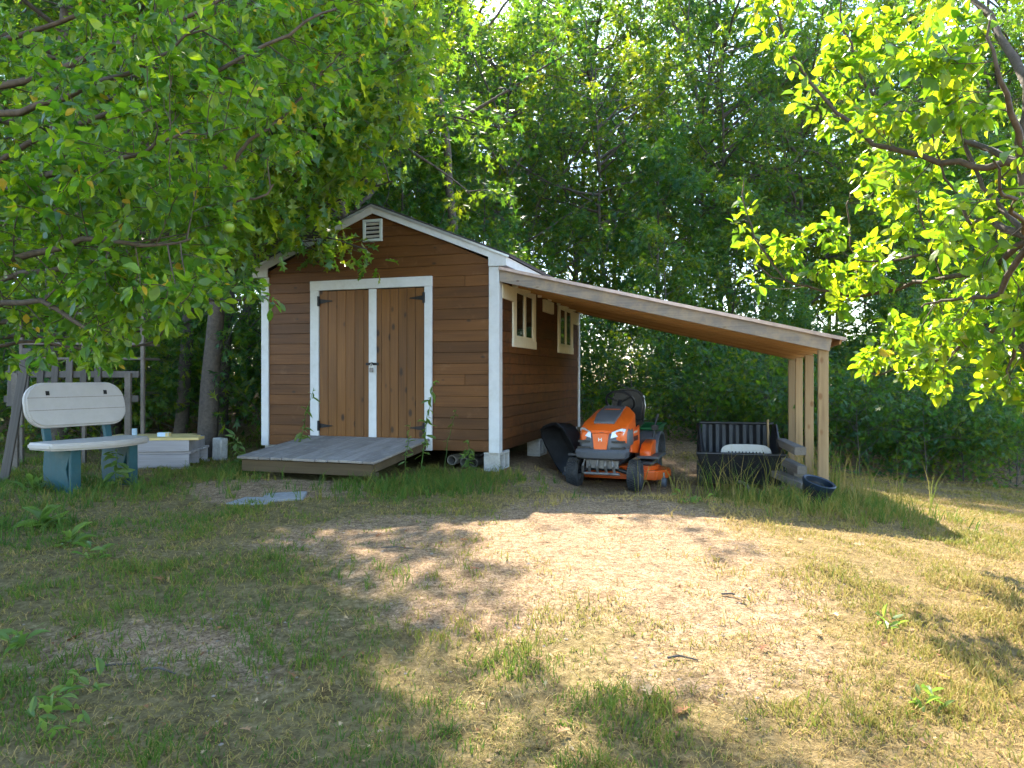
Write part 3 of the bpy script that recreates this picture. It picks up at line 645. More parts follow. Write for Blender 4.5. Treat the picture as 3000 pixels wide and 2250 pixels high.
sw.tube([Ms @ Vector((0, 0, .01)), Ms @ Vector((0, 0, -.06)), (0, .72, .86)], .03, 8); sw.build('steering_wheel', MT['black'], mow, 0, True)
MB().loft([hs(.662, .16, .25, .27, .985, .76, .5), hs(.78, .15, .23, .25, .94, .74, .5)]).build('dashboard', MT['black'], mow, .008, True)
lv = MB(); lv.tube([(.42, .95, .5), (.44, 1.0, .72), (.46, 1.03, .82)], .012, 6); lv.box((.4, .96, .66), (.48, 1.06, .72)); lv.tube([(.46, 1.03, .8), (.475, 1.04, .87)], .018, 8); lv.build('lever', MT['black'], mow)
dk = [(-.5, .42), (-.25, .34), (.25, .34), (.56, .38), (.68, .56), (.68, .82), (.52, 1.0), (-.48, 1.0), (-.6, .85), (-.6, .6)]
MB().prism(dk, .075, .19, 'z').prism([(x * .82, .66 + (y - .66) * .8) for x, y in dk], .19, .235, 'z').build('mower_deck', MT['orange'], mow, .02, True, 2)
MB().box((.28, .55, .236), (.5, .85, .28)).build('belt_cover', MT['mgrey'], mow, .02, True)
for x, y in ((-.64, .46), (.66, .36)):
    gw = MB().ring([(-.03, .012), (-.03, .05), (-.02, .06), (.02, .06), (.03, .05), (.03, .012)], 20, 'x').build('gauge_wheel', MT['mgrey'], mow, 0, True); gw.location = (x, y, .06)
    MB().box((-.01, -.012, 0), (.01, .012, .12)).build('bracket', MT['cast'], gw)

for s in (-1, 1):
    MB().box((s*.302 - .002, .3, .66), (s*.302 + .002, .5, .685)).build('side_decal', MT['letter'], mow)
    for q in range(4): MB().box((s*.3025 - .002, .28 + q * .07, .56), (s*.3025 + .002, .32 + q * .07, .62)).build('side_louvre', MT['black'], mow)
MB().tube([(.2, 1.42, .74), (.232, 1.43, .95), (.21, 1.43, 1.1)], .009, 6).build('seat_edge', MT['steel'], mow)
MB().tube([(.1, -.02, .26), (.2, .1, .33), (.24, .4, .38), (.26, .8, .4)], .008, 6).build('cable', MT['black'], mow)
# ------------------------------------------------------------------ things round the mower
def barrow_tub(name, par, mt, Lb, Wb, H, t=.012, taper=.72):
    o = MB()
    def rg(z, k, off): 
        n = 20; out = []
        for i in range(n):
            a = 2 * math.pi * i / n; c, s = math.cos(a), math.sin(a)
            p = 4.0; rr = (abs(c) ** p + abs(s) ** p) ** (-1 / p)
            out.append(((Wb / 2 * k - off) * c * rr, (Lb / 2 * k - off) * s * rr, z))
        return out
    o.loft([rg(0, taper, 0), rg(H * .5, (1 + taper) / 2 + .03, 0), rg(H, 1, 0), rg(H, 1.05, 0), rg(H + t, 1.05, 0), rg(H + t, 1, t), rg(H * .5, (1 + taper) / 2 + .03, t), rg(t, taper, t)])
    return o.build(name, mt, par, 0, True)
wb = thing('wheelbarrow_tub', 'black plastic wheelbarrow tub standing on end between the mower and the shed wall', 'tub')
tb = barrow_tub('tub', wb, MT['black'], .74, .52, .24)
p = P(1662, 1310, 9.25); g = gz(p.x, p.y)
wb.matrix_basis = Matrix.Translation((p.x + .1, 9.3, g + .44)) @ Matrix.Rotation(R(-52), 4, 'Z') @ Matrix.Rotation(R(112), 4, 'X') @ Matrix.Rotation(R(18), 4, 'Z')
gc = thing('garden_cart', 'green plastic garden cart parked behind the mower', 'cart', (2.03, 10.3, gz(2.03, 10.3)), TH)
def frustum(b, x0, x1, y0, y1, z0, z1, k, t):
    def q(z, kk, off): 
        cx, cy = (x0 + x1) / 2, (y0 + y1) / 2; hx, hy = (x1 - x0) / 2 * kk - off, (y1 - y0) / 2 * kk - off
        return [(cx - hx, cy - hy, z), (cx + hx, cy - hy, z), (cx + hx, cy + hy, z), (cx - hx, cy + hy, z)]
    b.loft([q(z0, k, 0), q(z1 - .03, 1, 0), q(z1 - .03, 1.05, 0), q(z1, 1.05, 0), q(z1, 1, t), q(z0 + t, k, t)])
tb = MB(); frustum(tb, -.75, .12, -.45, .75, .24, .68, .72, .02); tb.build('cart_tub', MT['green'], gc, .01, True)
wheel(gc, .02, -.1, .17, .12, .07); wheel(gc, -.62, -.1, .17, .12, .07)
MB().tube([(-.62, -.1, .17), (.02, -.1, .17)], .016, 8).tube([(-.3, -.1, .2), (-.3, -.8, .22), (-.3, -1.0, .3)], .018, 8).build('axle_and_handle', MT['iron'], gc)
# black ribbed dump cart
bc = thing('dump_cart', 'large black ribbed plastic dump cart tipped towards the camera under the lean-to', 'cart', (2.93, 9.2, gz(2.93, 9.2)), R(-14))
tb = MB()
def corr(x0, x1, y0, y1, z0, z1, n, depth):           # corrugated panel, ribs run up
    V = []; Fc = []
    m = n * 4
    for k in range(m + 1):
        t = k / m; o = (0, 0, depth, depth)[k % 4]
        for (yy, zz) in ((y0, z0), (y1, z1)): V.append((x0 + (x1 - x0) * t, yy + o, zz))
        for (yy, zz) in ((y0 + .03, z0), (y1 + .03, z1)): V.append((x0 + (x1 - x0) * t, yy + o, zz))
    for k in range(m):
        a = k * 4; c = a + 4
        Fc += [(a, c, c + 1, a + 1), (a + 2, a + 3, c + 3, c + 2), (a + 1, c + 1, c + 3, a + 3), (a, a + 2, c + 2, c)]
    Fc += [(0, 1, 3, 2), (m*4, m*4 + 2, m*4 + 3, m*4 + 1)]
    return V, Fc
V, Fc = corr(-.44, .44, .33, .46, .22, .80, 5, .05); tb.add(V, Fc)
tb.build('ribbed_back', MT['black'], bc)
tb = MB()
tb.add([(-.37, -.3, .1), (.37, -.3, .1), (.52, -.42, .47), (-.52, -.42, .47), (-.37, -.27, .1), (.37, -.27, .1), (.52, -.39, .47), (-.52, -.39, .47)],
       [(0,1,2,3),(5,4,7,6),(3,2,6,7),(0,4,5,1),(1,5,6,2),(4,0,3,7)])
for s in (-1, 1):
    tb.add([(s*.37, -.29, .1), (s*.37, .33, .2), (s*.47, .47, .8), (s*.47, .36, .78), (s*.5, -.4, .47), (s*.4, -.29, .1), (s*.4, .33, .2), (s*.5, .47, .8), (s*.5, .36, .78), (s*.53, -.4, .47)], [(0,1,2,3,4), (9,8,7,6,5)] + [(i, (i+1) % 5, 5 + (i+1) % 5, 5 + i) for i in range(5)])
tb.box((-.38, -.29, .085), (.38, .36, .1))
tb.tube([(-.53, -.41, .475), (.53, -.41, .475)], .02, 8).tube([(-.47, -.41, .475), (-.5, .36, .79)], .02, 8).tube([(.47, -.41, .475), (.5, .36, .79)], .02, 8).tube([(-.48, .46, .805), (.48, .46, .805)], .02, 8)
tb.build('cart_body', MT['black'], bc, .006)
wheel(bc, -.47, .0, .17, .1, .07); wheel(bc, .47, .0, .17, .1, .07)
MB().tube([(0, -.3, .12), (.06, -.55, .12), (.1, -.75, .02)], .022, 8).build('tow_bar', MT['cast'], bc)
lad = MB()
for s in (0, .1): lad.box((.5 + s * .3, -.42 , .1), (.52 + s * .3, -.39, .48))
for k in range(5): lad.box((.5, -.43, .14 + k * .07), (.56, -.39, .16 + k * .07))
lad.build('tailgate_hinge', MT['black'], bc)
chb = thing('plastic_chair_back', 'off-white plastic chair back with a row of slots lying in the black cart', 'chair', bc.location + Vector((.05, -.16, .42)), R(-14))
pr = []
for k in range(17):
    a = math.pi * k / 16; c, s = math.cos(a), math.sin(a)
    pr.append((.31 * (abs(c) ** .45) * (1 if c > 0 else -1), .155 * s ** .6 if s > 0 else 0))
cb_ = MB().prism(pr, -.015, .015, 'y', Matrix.Rotation(R(-14), 4, 'X')); cb_.build('back_shell', MT['wplastic'], chb, .008, True, 2)
for k in range(11): MB().box((-.21 + k * .042 - .007, -.019, .03), (-.21 + k * .042 + .007, -.0155, .06), Matrix.Rotation(R(-14), 4, 'X')).build('slot', MT['dark'], chb)
stick = MB().tube([(0, 0, 0), (-.01, .02, .58)], .014, 8).build('shovel_stick', MT['post'], None, 0, True)
stick.location = bc.location + Vector((.4, .0, .30)); tag(stick, 'pale wooden tool handle standing up in the black cart', 'handle')
# stacked timbers, pot by the posts
tl = [('weathered timber at the top of the stack beside the posts', 2345, 1322, 7.75, .12, .09, 1.4), ('short weathered timber in the middle of the stack beside the posts', 2350, 1378, 7.6, .1, .09, .9), ('weathered timber lowest in the stack, behind the dark pot', 2365, 1425, 7.35, .13, .07, 1.1)]
for lb, px, py, d, wd, h, ln_ in tl:
    p = P(px, py, d); o = MB().box((-wd / 2, 0, -h / 2), (wd / 2, ln_, h / 2)).build('timber', MT['timber'], None, .006)
    o.location = p; o.rotation_euler = (R(-1), 0, R(-12.5 + (px - 2345) * .4)); tag(o, lb, 'timber', 'timbers stacked beside the posts')
sp = P(2330, 1400, 7.95); zz = gz(sp.x, sp.y)
o = MB().box((-.06, 0, 0), (.06, .5, .4)).build('timber', MT['timber'], None, .01); o.location = (sp.x + .03, 7.9, zz - .02); o.rotation_euler = (0, 0, R(-12)); tag(o, 'thick weathered timber standing under the stacked timbers beside the posts', 'timber')
pt = thing('planter_pot', 'dark plastic planter pot with blue rim tilted against the front post', 'pot', P(2378, 1475, 7.0))
pt.location.z = gz(pt.location.x, pt.location.y) + .04; pt.scale = (1, 1, 1.15); pt.rotation_euler = (R(14), R(12), 0)
MB().ring([(0, .002), (0, .1), (.2, .15), (.2, .135), (.03, .09), (.03, .002)], 24, 'z').build('pot_body', MT['black'], pt, 0, True)
MB().ring([(.17, .146), (.215, .16), (.222, .15), (.215, .13), (.16, .128)], 24, 'z').build('pot_rim', MT['bluerim'], pt, 0, True)

# ------------------------------------------------------------------ bench and clutter at the left
bp = GP(258, 1424)
bench = thing('garden_bench', 'beige plastic garden bench with teal legs under the leaves at the left', 'bench', (-4.36, 7.36, gz(-4.36, 7.36) + .03), R(62))
def rounded(w, h, r, n=6):
    pts = []
    for cx, cy, a0 in ((w - r, h - r, 0), (-w + r, h - r, 90), (-w + r, -h + r, 180), (w - r, -h + r, 270)):
        for k in range(n + 1): a = R(a0 + 90 * k / n); pts.append((cx + r * math.cos(a), cy + r * math.sin(a)))
    return pts
seatp = []
for k in range(13): t = k / 12; seatp.append((-.52 + 1.04 * t, -.2 - .2 * math.sin(math.pi * t) ** .8))
seatp += [(.54, .16), (.5, .2), (-.5, .2), (-.54, .16)]
MB().prism(seatp, .405, .475, 'z').build('seat', MT['beige'], bench, .02, True, 3)
Mb = Matrix.Translation((0, .26, .82)) @ Matrix.Rotation(R(-14), 4, 'X')
bo = rounded(.52, .225, .18); bo = [(x, z + (.03 * (1 - (x / .52) ** 2) if z > 0 else 0)) for x, z in bo]
bk = MB().prism(bo, -.045, .03, 'y', Mb).build('backrest', MT['beige'], bench, .02, True, 3)
for zz in (-.05, .08): MB().box((-.5, -.0465, zz), (.5, -.0455, zz + .004), Mb).build('groove', MT['timber'], bk)
for s in (-.3, .3):
    MB().box((s - .018, -.049, .105), (s + .018, -.046, .15), Mb).build('slot', MT['dark'], bk)
    Ml = Matrix.Translation((s, 0, 0))
    MB().prism([(-.2, -.04), (.24, -.04), (.27, .2), (.24, .404), (-.22, .404), (-.13, .2)], -.035, .035, 'x', Ml).build('leg', MT['teal'], bench, .006)
    MB().box((-.05, -.245, -.04), (.05, -.2, .404), Ml).build('leg', MT['teal'], bench, .006)
    Mu = Matrix.Translation((s * 1.05, .2, .42)) @ Matrix.Rotation(R(-14), 4, 'X')
    MB().box((-.035, -.02, .05), (.035, .03, .5), Mu).build('back_support', MT['teal'], bench, .005)
pa = thing('pallet', 'grey wooden pallet lying beside the bench', 'pallet', (-4.5, 9.1, gz(-4.5, 9.1)), R(8)); pa.scale = (1, 1, 1.5)
for yy in (-.4, 0, .38):
    MB().box((-.46, yy, .02), (.46, yy + .04, .125)).build('stringer', MT['pallet'], pa, .004)
for k in range(6): MB().box((-.48, -.41 + k * .145, .127), (.48, -.41 + k * .145 + .1, .147)).build('slat', MT['pallet'], pa, .003)
for yy in (-.4, .36): MB().box((-.48, yy, 0), (.48, yy + .08, .019)).build('slat', MT['pallet'], pa, .003)
MB().box((-.47, -.435, .02), (.47, -.411, .125)).build('front_board', MT['pallet'], pa, .003)
MB().box((-.47, -.435, .15), (.47, -.41, .24)).build('front_board', MT['pallet'], pa, .003); MB().box((-.44, -.405, .148), (.44, .35, .24)).build('inner_frame', MT['pallet'], pa, .003)
for k, (a, b2, lb) in enumerate(((-.42, -.2, 'front'), (-.19, .03, 'middle'), (.04, .25, 'rear'))):
    o = MB().box((-.62, a, 0), (.6 - k * .12, b2, .032)).build('pine_board', MT['yellow_board'], None, .004); o.location = pa.location + Vector((0, 0, .362)); o.rotation_euler = (0, 0, R(6))
    tag(o, 'yellow pine board on top of the pallet, %s of three' % lb, 'board', 'yellow boards on the pallet')
cn = thing('paint_can', 'small pale blue can on the yellow boards beside the bench', 'can', pa.location + Vector((-.28, -.15, .395)))
MB().ring([(0, .002), (0, .05), (.085, .05), (.085, .054), (.095, .054), (.095, .045), (.088, .002)], 20, 'z').build('can_body', MT['can'], cn, 0, True)
bx = MB().box((-.05, -.04, 0), (.05, .04, .05)).box((.0505, -.04, 0), (.09, .04, .05), None, 1).build('small_box', [MT['can'], MT['yellow_board']], None, .003); bx.location = pa.location + Vector((.12, -.2, .395)); tag(bx, 'small blue and tan box at the edge of the yellow boards', 'box')
# upright picket panel behind the bench
pk = thing('picket_panel', 'weathered picket panel leaning behind the bench', 'fence panel', (-5.35, 8.6, gz(-5.35, 8.6)), R(6))
random.seed(3)
for k in range(7):
    h = 1.36 + random.uniform(-.03, .03)
    MB().box((-.75 + k * .165, -.012, .8), (-.75 + k * .165 + .075, .012, h), Matrix.Rotation(R(-4), 4, 'X')).build('picket', MT['picket'], pk, .003)
for xx in (-.7, .6): MB().box((xx, .052, 0), (xx + .07, .1, 1.2)).build('post', MT['timber'], pk, .003)
for zz in (.85, 1.15): MB().box((-.8, .014, zz), (.75, .05, zz + .08), Matrix.Rotation(R(-4), 4, 'X')).build('rail', MT['picket'], pk, .003)
ra = thing('slatted_rack', 'dark slatted wooden rack standing behind the picket panel', 'rack', (-5.75, 9.5, gz(-5.75, 9.5)), R(4))
for zz in (1.38, 1.58, 1.78, 1.98): MB().box((-.8, -.03, zz), (.8, .5, zz + .03)).build('slat', MT['timber'], ra, .003)
for xx in (-.8, 0, .76): MB().box((xx, -.02, 0), (xx + .045, .03, 2.05)).build('upright', MT['timber'], ra, .003)
lb_ = MB().box((-.05, -.012, 0), (.05, .012, 1.5)).build('leaning_board', MT['picket'], None, .004)
lb_.location = (-5.55, 7.75, gz(-5.55, 7.75) - .02); lb_.rotation_euler = (R(-6), R(6), 0); tag(lb_, 'pale board leaning upright at the left edge beside the bench', 'board')

# ------------------------------------------------------------------ foliage generators
def nrm(a): return a / np.maximum(np.linalg.norm(a, axis=-1, keepdims=True), 1e-9)
def tmpl_apple():
    V = [(0,0,0), (-.22,.22,.03), (-.31,.5,.05), (-.2,.8,.01), (0,1,-.1), (.2,.8,.01), (.31,.5,.05), (.22,.22,.03), (0,.3,-.02), (0,.66,-.035)]
    T = [(0,8,1),(1,8,2),(2,8,9),(2,9,3),(3,9,4),(4,9,5),(5,9,6),(6,9,8),(6,8,7),(7,8,0)]
    return np.array(V), np.array(T)
def tmpl_oak():
    V = [(0,0,0),(0,.3,-.01),(0,.55,-.02),(0,.8,-.04),(0,1,-.1)]; T = []
    for s in (-1, 1):
        k = len(V); V += [(s*.2,.2,.03),(s*.06,.33,0),(s*.36,.52,.05),(s*.09,.6,0),(s*.3,.84,.02),(s*.08,.84,-.02)]
        t = [(0,1,k),(k,1,k+1),(1,2,k+1),(k+1,2,k+2),(k+2,2,k+3),(2,3,k+3),(k+3,3,k+4),(k+4,3,k+5),(3,4,k+5)]
        T += [x if s < 0 else x[::-1] for x in t]
    return np.array(V), np.array(T)
def tmpl_oak_far():
    V = [(0,0,0),(-.1,.45,.02),(0,1,-.08),(.1,.45,.02),(-.36,.5,.05),(.36,.5,.05),(-.3,.82,0),(.3,.82,0),(0,.62,-.02),(0,.3,0)]
    T = [(0,3,1),(1,3,2),(9,4,1),(9,3,5),(1,6,8),(3,8,7)]
    return np.array(V), np.array(T)
def tmpl_needle():
    V = [(0,0,0),(-.02,.5,0),(0,1,-.05),(.02,.5,0)]; return np.array(V), np.array([(0,3,1),(1,3,2)])
T_APPLE, T_OAK, T_FAR, T_NEEDLE = tmpl_apple(), tmpl_oak(), tmpl_oak_far(), tmpl_needle()
def frames(rng, n, dirs, updev=0.55, droop=0.25):
    d = nrm(dirs + rng.normal(0, .55, (n, 3)) + np.array([0, 0, -droop]))
    up = nrm(np.array([0, 0, 1.0]) + rng.normal(0, updev, (n, 3)))
    x = nrm(np.cross(d, up)); nn = np.cross(x, d)
    return np.stack([x, d, nn], 2)           # columns
def leaf_arrays(t, pos, Rm, size):
    V, T = t; n = len(pos); k = len(V); rc = np.random.default_rng(n)
    VV = np.repeat(V[None].astype(float), n, 0); VV[:, :, 2] *= rc.uniform(-.4, 3.2, (n, 1)); VV[:, :, 2] += -V[None, :, 1] ** 2 * rc.normal(.14, .18, (n, 1)) + V[None, :, 0] * V[None, :, 1] * rc.normal(0, .25, (n, 1))
    VV[:, :, 0] *= rc.uniform(.75, 1.15, (n, 1))
    W_ = np.einsum('nij,nkj->nki', Rm, VV) * size[:, None, None] + pos[:, None, :]
    return W_.reshape(-1, 3), (T[None] + (np.arange(n) * k)[:, None, None]).reshape(-1, 3)
def leaves(name, t, rng, pos, dirs, size, mt, rnd=None, updev=.55, droop=.25, Rm=None):
    n = len(pos)
    if Rm is None: Rm = frames(rng, n, dirs, updev, droop)
    V, Fc = leaf_arrays(t, pos, Rm, size)
    if rnd is None: rnd = rng.random(n)
    return fastmesh(name, V, Fc, mt, np.repeat(rnd, len(t[1])))
class Tree:
    def __init__(s, seed, prune=None): s.rng = np.random.default_rng(seed); s.segs = []; s.nodes = []; s.prune = prune
    def limb(s, pts, r0, r1):
        pts = [np.array(p, float) for p in pts]; s.segs.append((pts, list(np.linspace(r0, r1, len(pts))))); return pts
    def branch(s, p, d, Ln, r, lev, cfg):
        rng = s.rng; n = max(3, int(Ln / cfg['seg'][lev])); pts = [np.array(p, float)]; d = np.array(d, float)
        for i in range(n):
            d = d + rng.normal(0, cfg['wander'][lev], 3) + np.array([0, 0, cfg['up'][lev]]); d /= np.linalg.norm(d)
            pts.append(pts[-1] + d * Ln / n)
        if s.prune is not None and lev > 0 and (s.prune(pts[-1]) or s.prune(pts[len(pts) // 2])): return
        s.segs.append((pts, [max(.0025, r * (1 - .8 * i / n)) for i in range(n + 1)]))
        if lev == len(cfg['n']):
            for i in range(max(1, n // 4), n + 1):
                s.nodes.append((pts[i], d))
            return
        s.kids(pts, Ln, r, lev, cfg)
    def kids(s, pts, Ln, r, lev, cfg):
        rng = s.rng; n = len(pts) - 1; m = cfg['n'][lev]
        for k in range(m):
            t = cfg['t0'][lev] + (1 - cfg['t0'][lev]) * (k + rng.random()) / m
            i = min(n - 1, int(t * n)); f = t * n - i
            q = pts[i] * (1 - f) + pts[i + 1] * f; ax = nrm(pts[i + 1] - pts[i])
            v = nrm(np.cross(ax, rng.normal(0, 1, 3))); a = R(cfg['ang'][lev] + rng.normal(0, 10))
            dd = ax * math.cos(a) + v * math.sin(a)
            ln = cfg['len'][lev] * (cfg['shape'](t) if lev == 0 and 'shape' in cfg else 1.0) * (0.65 + .7 * rng.random())
            s.branch(q, dd, ln, min(r * .55, max(.004, ln * .012)), lev + 1, cfg)
    def wood_mesh(s, name, mt, nside=(8, 5, 4, 3)):
        b = MB()
        for pts, rad in s.segs:
            m = rad[0]; n = 8 if m > .04 else (5 if m > .012 else 3)
            b.tube(pts, rad, n, cap=False)
        V = np.array(b.v); 
        me = fastmesh(name, V, np.array(b.f), mt, smooth=True); return me
    def leaf_pos(s, per, spread):
        rng = s.rng; P_ = np.array([n[0] for n in s.nodes]); D_ = np.array([n[1] for n in s.nodes])
        P_ = np.repeat(P_, per, 0); D_ = np.repeat(D_, per, 0)
        out = nrm(rng.normal(0, 1, P_.shape) + D_ * .5)
        return P_ + out * spread * rng.random((len(P_), 1)), out

# --- tree prototypes for the woods (shared meshes)
def wood_tree(seed, H, r, base, crown, shape, n0=26, leaf=.225, per=9):
    t = Tree(seed); rng = t.rng
    cfg = dict(seg=[.7, .4, .2], wander=[.05, .12, .2], up=[.05, .0, -.03], n=[n0, 5], t0=[base, .3], ang=[66, 50], len=[crown * 1.12, .9], shape=shape)
    t.branch((0, 0, -.2), (rng.normal(0, .06), rng.normal(0, .06), 1), H, r, 0, cfg)
    pos, out = t.leaf_pos(per, .26)
    sz = leaf * (.7 + .6 * rng.random(len(pos)))
    clump = np.repeat(rng.random(len(t.nodes)), per)
    return t.wood_mesh('trunk', MT['bark']), leaves('crown', T_FAR, rng, pos, out, sz, MT['oak'], np.clip(.55 * clump + .45 * rng.random(len(pos)), 0, 1))
rnd_shape = lambda t: .35 + 1.0 * math.sin(math.pi * min(1, max(0, (t - .1) / .95))) ** .7
up_shape = lambda t: 1.25 - .9 * t
PROTO = [wood_tree(11, 11, .085, .22, 2.3, rnd_shape, 28), wood_tree(12, 12.5, .11, .28, 2.7, rnd_shape, 30), wood_tree(13, 9.5, .06, .15, 1.8, up_shape, 28),
         wood_tree(14, 13.5, .13, .35, 3.0, rnd_shape, 32), wood_tree(15, 7.5, .05, .1, 1.6, up_shape, 24)]
HIGH = wood_tree(16, 15.5, .14, .66, 2.6, rnd_shape, 17, .2, 4)
SHRUB = [wood_tree(21, 2.6, .025, .1, 1.0, up_shape, 15, .17, 5), wood_tree(22, 3.6, .03, .08, 1.2, up_shape, 18, .17, 5), wood_tree(23, 1.7, .018, .05, .9, up_shape, 12, .18, 4)]
def put_tree(name, proto, x, y, sc, rz, label, cat, group, lean=(0, 0)):
    o = thing(name, label, cat, (x, y, gz(x, y)), 0, group); o.rotation_euler = (lean[0], lean[1], rz); o.scale = (sc, sc, sc)
    link('trunk', proto[0], o); tag(link('crown', proto[1], o), kind='stuff'); return o
rng = random.Random(5)
def px_of(x, y): return 1500 + x / y * F
def where(x, y):
    p = px_of(x, y)
    row = 'close behind' if y < 16.5 else ('further back behind' if y < 21 else 'farthest back behind')
    for lim, nm in ((120, 'the left edge of the picture'), (420, 'the garden bench'), (760, 'the gap left of the shed'), (1000, 'the left roof slope of the shed'), (1230, 'the gable peak of the shed'), (1480, 'the right roof slope of the shed'), (1720, 'the side windows of the shed'),
                    (1950, 'the mower'), (2150, 'the gap right of the mower'), (2330, 'the black cart'), (2480, 'the lean-to posts'), (2650, 'the lawn just right of the lean-to'), (2850, 'the right lawn under the apple branches'), (9999, 'the right edge of the lawn')):
        if p < lim: return row + ' ' + nm
placed = []
def clear_of_shed(x, y):
    q = Vector((x, y, 0)) - SO; lx, ly = q.dot(e_), q.dot(d_)
    return not (-W - .5 < lx < XP + .8 and -2 < ly < LEN + .7)
def try_place(x, y, md):
    if not clear_of_shed(x, y): return False
    for (a, b2) in placed:
        if (a - x) ** 2 + (b2 - y) ** 2 < md * md: return False
    placed.append((x, y)); return True
cnt = 0
for k in range(900):
    y = 14.2 + 13 * rng.random() ** 1.1; x = rng.uniform(-.86, .86) * y
    if x > 3: y += .8
    if not try_place(x, y, 2.2): continue
    if x > -1.6: hmax = (y - 12.0) * 1.0
    else: hmax = 15.5
    H = [11, 12.5, 9.5, 13.5, 7.5]
    c = [i for i in range(5) if H[i] * .8 < hmax]
    i = rng.choice(c) if c else 4
    sc = min(rng.uniform(.85, 1.15), hmax / H[i])
    wh = where(x, y); cnt += 1
    kind = ('slim leafy tree' if i in (2, 4) else 'tall leafy oak') + ' ' + wh
    put_tree('woodland_tree', PROTO[i], x, y, sc, rng.uniform(0, 6.28), kind, 'tree', 'woodland trees, ' + wh, (rng.gauss(0, .03), rng.gauss(0, .03)))
for (x, y, i, sc, lb) in ((-2.6, 14.7, 3, .95, 'tall oak rising straight behind the left half of the shed roof'), (-5.0, 15.2, 1, 1.1, 'tall oak rising behind the left roof slope of the shed')):
    put_tree('woodland_tree', PROTO[i], x, y, sc, 1.0 + x, lb, 'tree', 'tall oaks behind the shed'); placed.append((x, y))
put_tree('woodland_tree', HIGH, -1.0, 16.6, 1.0, .7, 'tall bare-stemmed oak with a high open crown behind the gable peak', 'tree', 'tall oaks behind the shed')
for k in range(400):                # the deeper wood, taller
    y = rng.uniform(27, 40); x = rng.uniform(-.78, .78) * y
    if not try_place(x, y, 2.85): continue
    i = rng.choice((1, 3, 0)); wh = where(x, y)
    put_tree('woodland_tree', PROTO[i], x, y, min(rng.uniform(1.3, 1.7), (y - 13.6) / (11, 12.5, 0, 13.5)[i]), rng.uniform(0, 6.28), 'very tall oak ' + wh, 'tree', 'deep wood trees, ' + wh)
placed2 = placed; placed = []
for k in range(700):
    y = 12.6 + 7 * rng.random() ** 1.5; x = rng.uniform(-.82, .82) * y
    if x < -3: y -= 2.2 * rng.random()
    if x > 3: y += 1.0
    if not try_place(x, y, .95): continue
    p = px_of(x, y)
    if 640 < p < 780 and y > 11: continue
    i = rng.randrange(3); sc = rng.uniform(.7, 1.1) * (1.0 if x > 3 or x < -3 else .75)
    wh = where(x, y)
    put_tree('oak_sapling', SHRUB[i], x, y, sc, rng.uniform(0, 6.28), ('low', 'tall', 'small')[i] + ' oak sapling ' + wh, 'sapling', 'oak saplings, ' + wh)

# the gardener's clearance: branches are cut back where they would hang before the shed, the bench or the lean-to
def pix(p): return 1500 + p[0] / max(p[1], .3) * F, 1100 - (p[2] - CAMZ) / max(p[1], .3) * F
def cut_oak(p):
    if p[1] > 9.6: return False
    x, y = pix(p)
    if 840 < x < 1105 and abs(y - np.interp(x, [840, 900, 1000, 1090], [650, 705, 710, 735])) < 48: return False
    return y > np.interp(x, [400, 560, 640, 740, 860, 930, 1000, 1096, 1180, 1230, 1262, 1280, 1281], [960, 900, 840, 745, 665, 620, 570, 530, 500, 420, 300, 60, -4000])
def cut_left(p):
    x, y = pix(p)
    if x > 690 and 610 < y < 820: return True
    return y > np.interp(x, [0, 150, 330, 440, 560, 700, 840, 841, 900, 1000, 1080, 1150, 1151], [1105, 1100, 1065, 1010, 910, 905, 880, 540, 500, 350, 220, 0, -4000])
def cut_right(p):
    x, y = pix(p); return x < np.interp(y, [0, 100, 250, 300, 400, 480, 500, 700, 860, 900, 990, 1030, 1090, 1130, 1190, 1240, 1241], [2190, 2170, 2180, 2300, 2370, 2430, 2190, 2150, 2200, 2400, 2600, 2520, 2500, 2640, 2850, 2960, 9999])
for k in range(60):                 # low growth where the brush meets the lawn at the right, and under the deeper trees
    y = rng.uniform(12.2, 13.2) if k % 2 else rng.uniform(18, 27); x = rng.uniform(3.6, 9.5) if k % 2 else rng.uniform(-.75, .75) * y
    if not try_place(x, y, .7 if k % 2 else 1.2): continue
    put_tree('oak_sapling', SHRUB[2 if k % 2 else 1], x, y, rng.uniform(.6, .95) if k % 2 else rng.uniform(.9, 1.3), rng.uniform(0, 6.28), ('knee-high' if k % 2 else 'spindly') + ' oak sapling ' + where(x, y), 'sapling', 'oak saplings, ' + where(x, y))
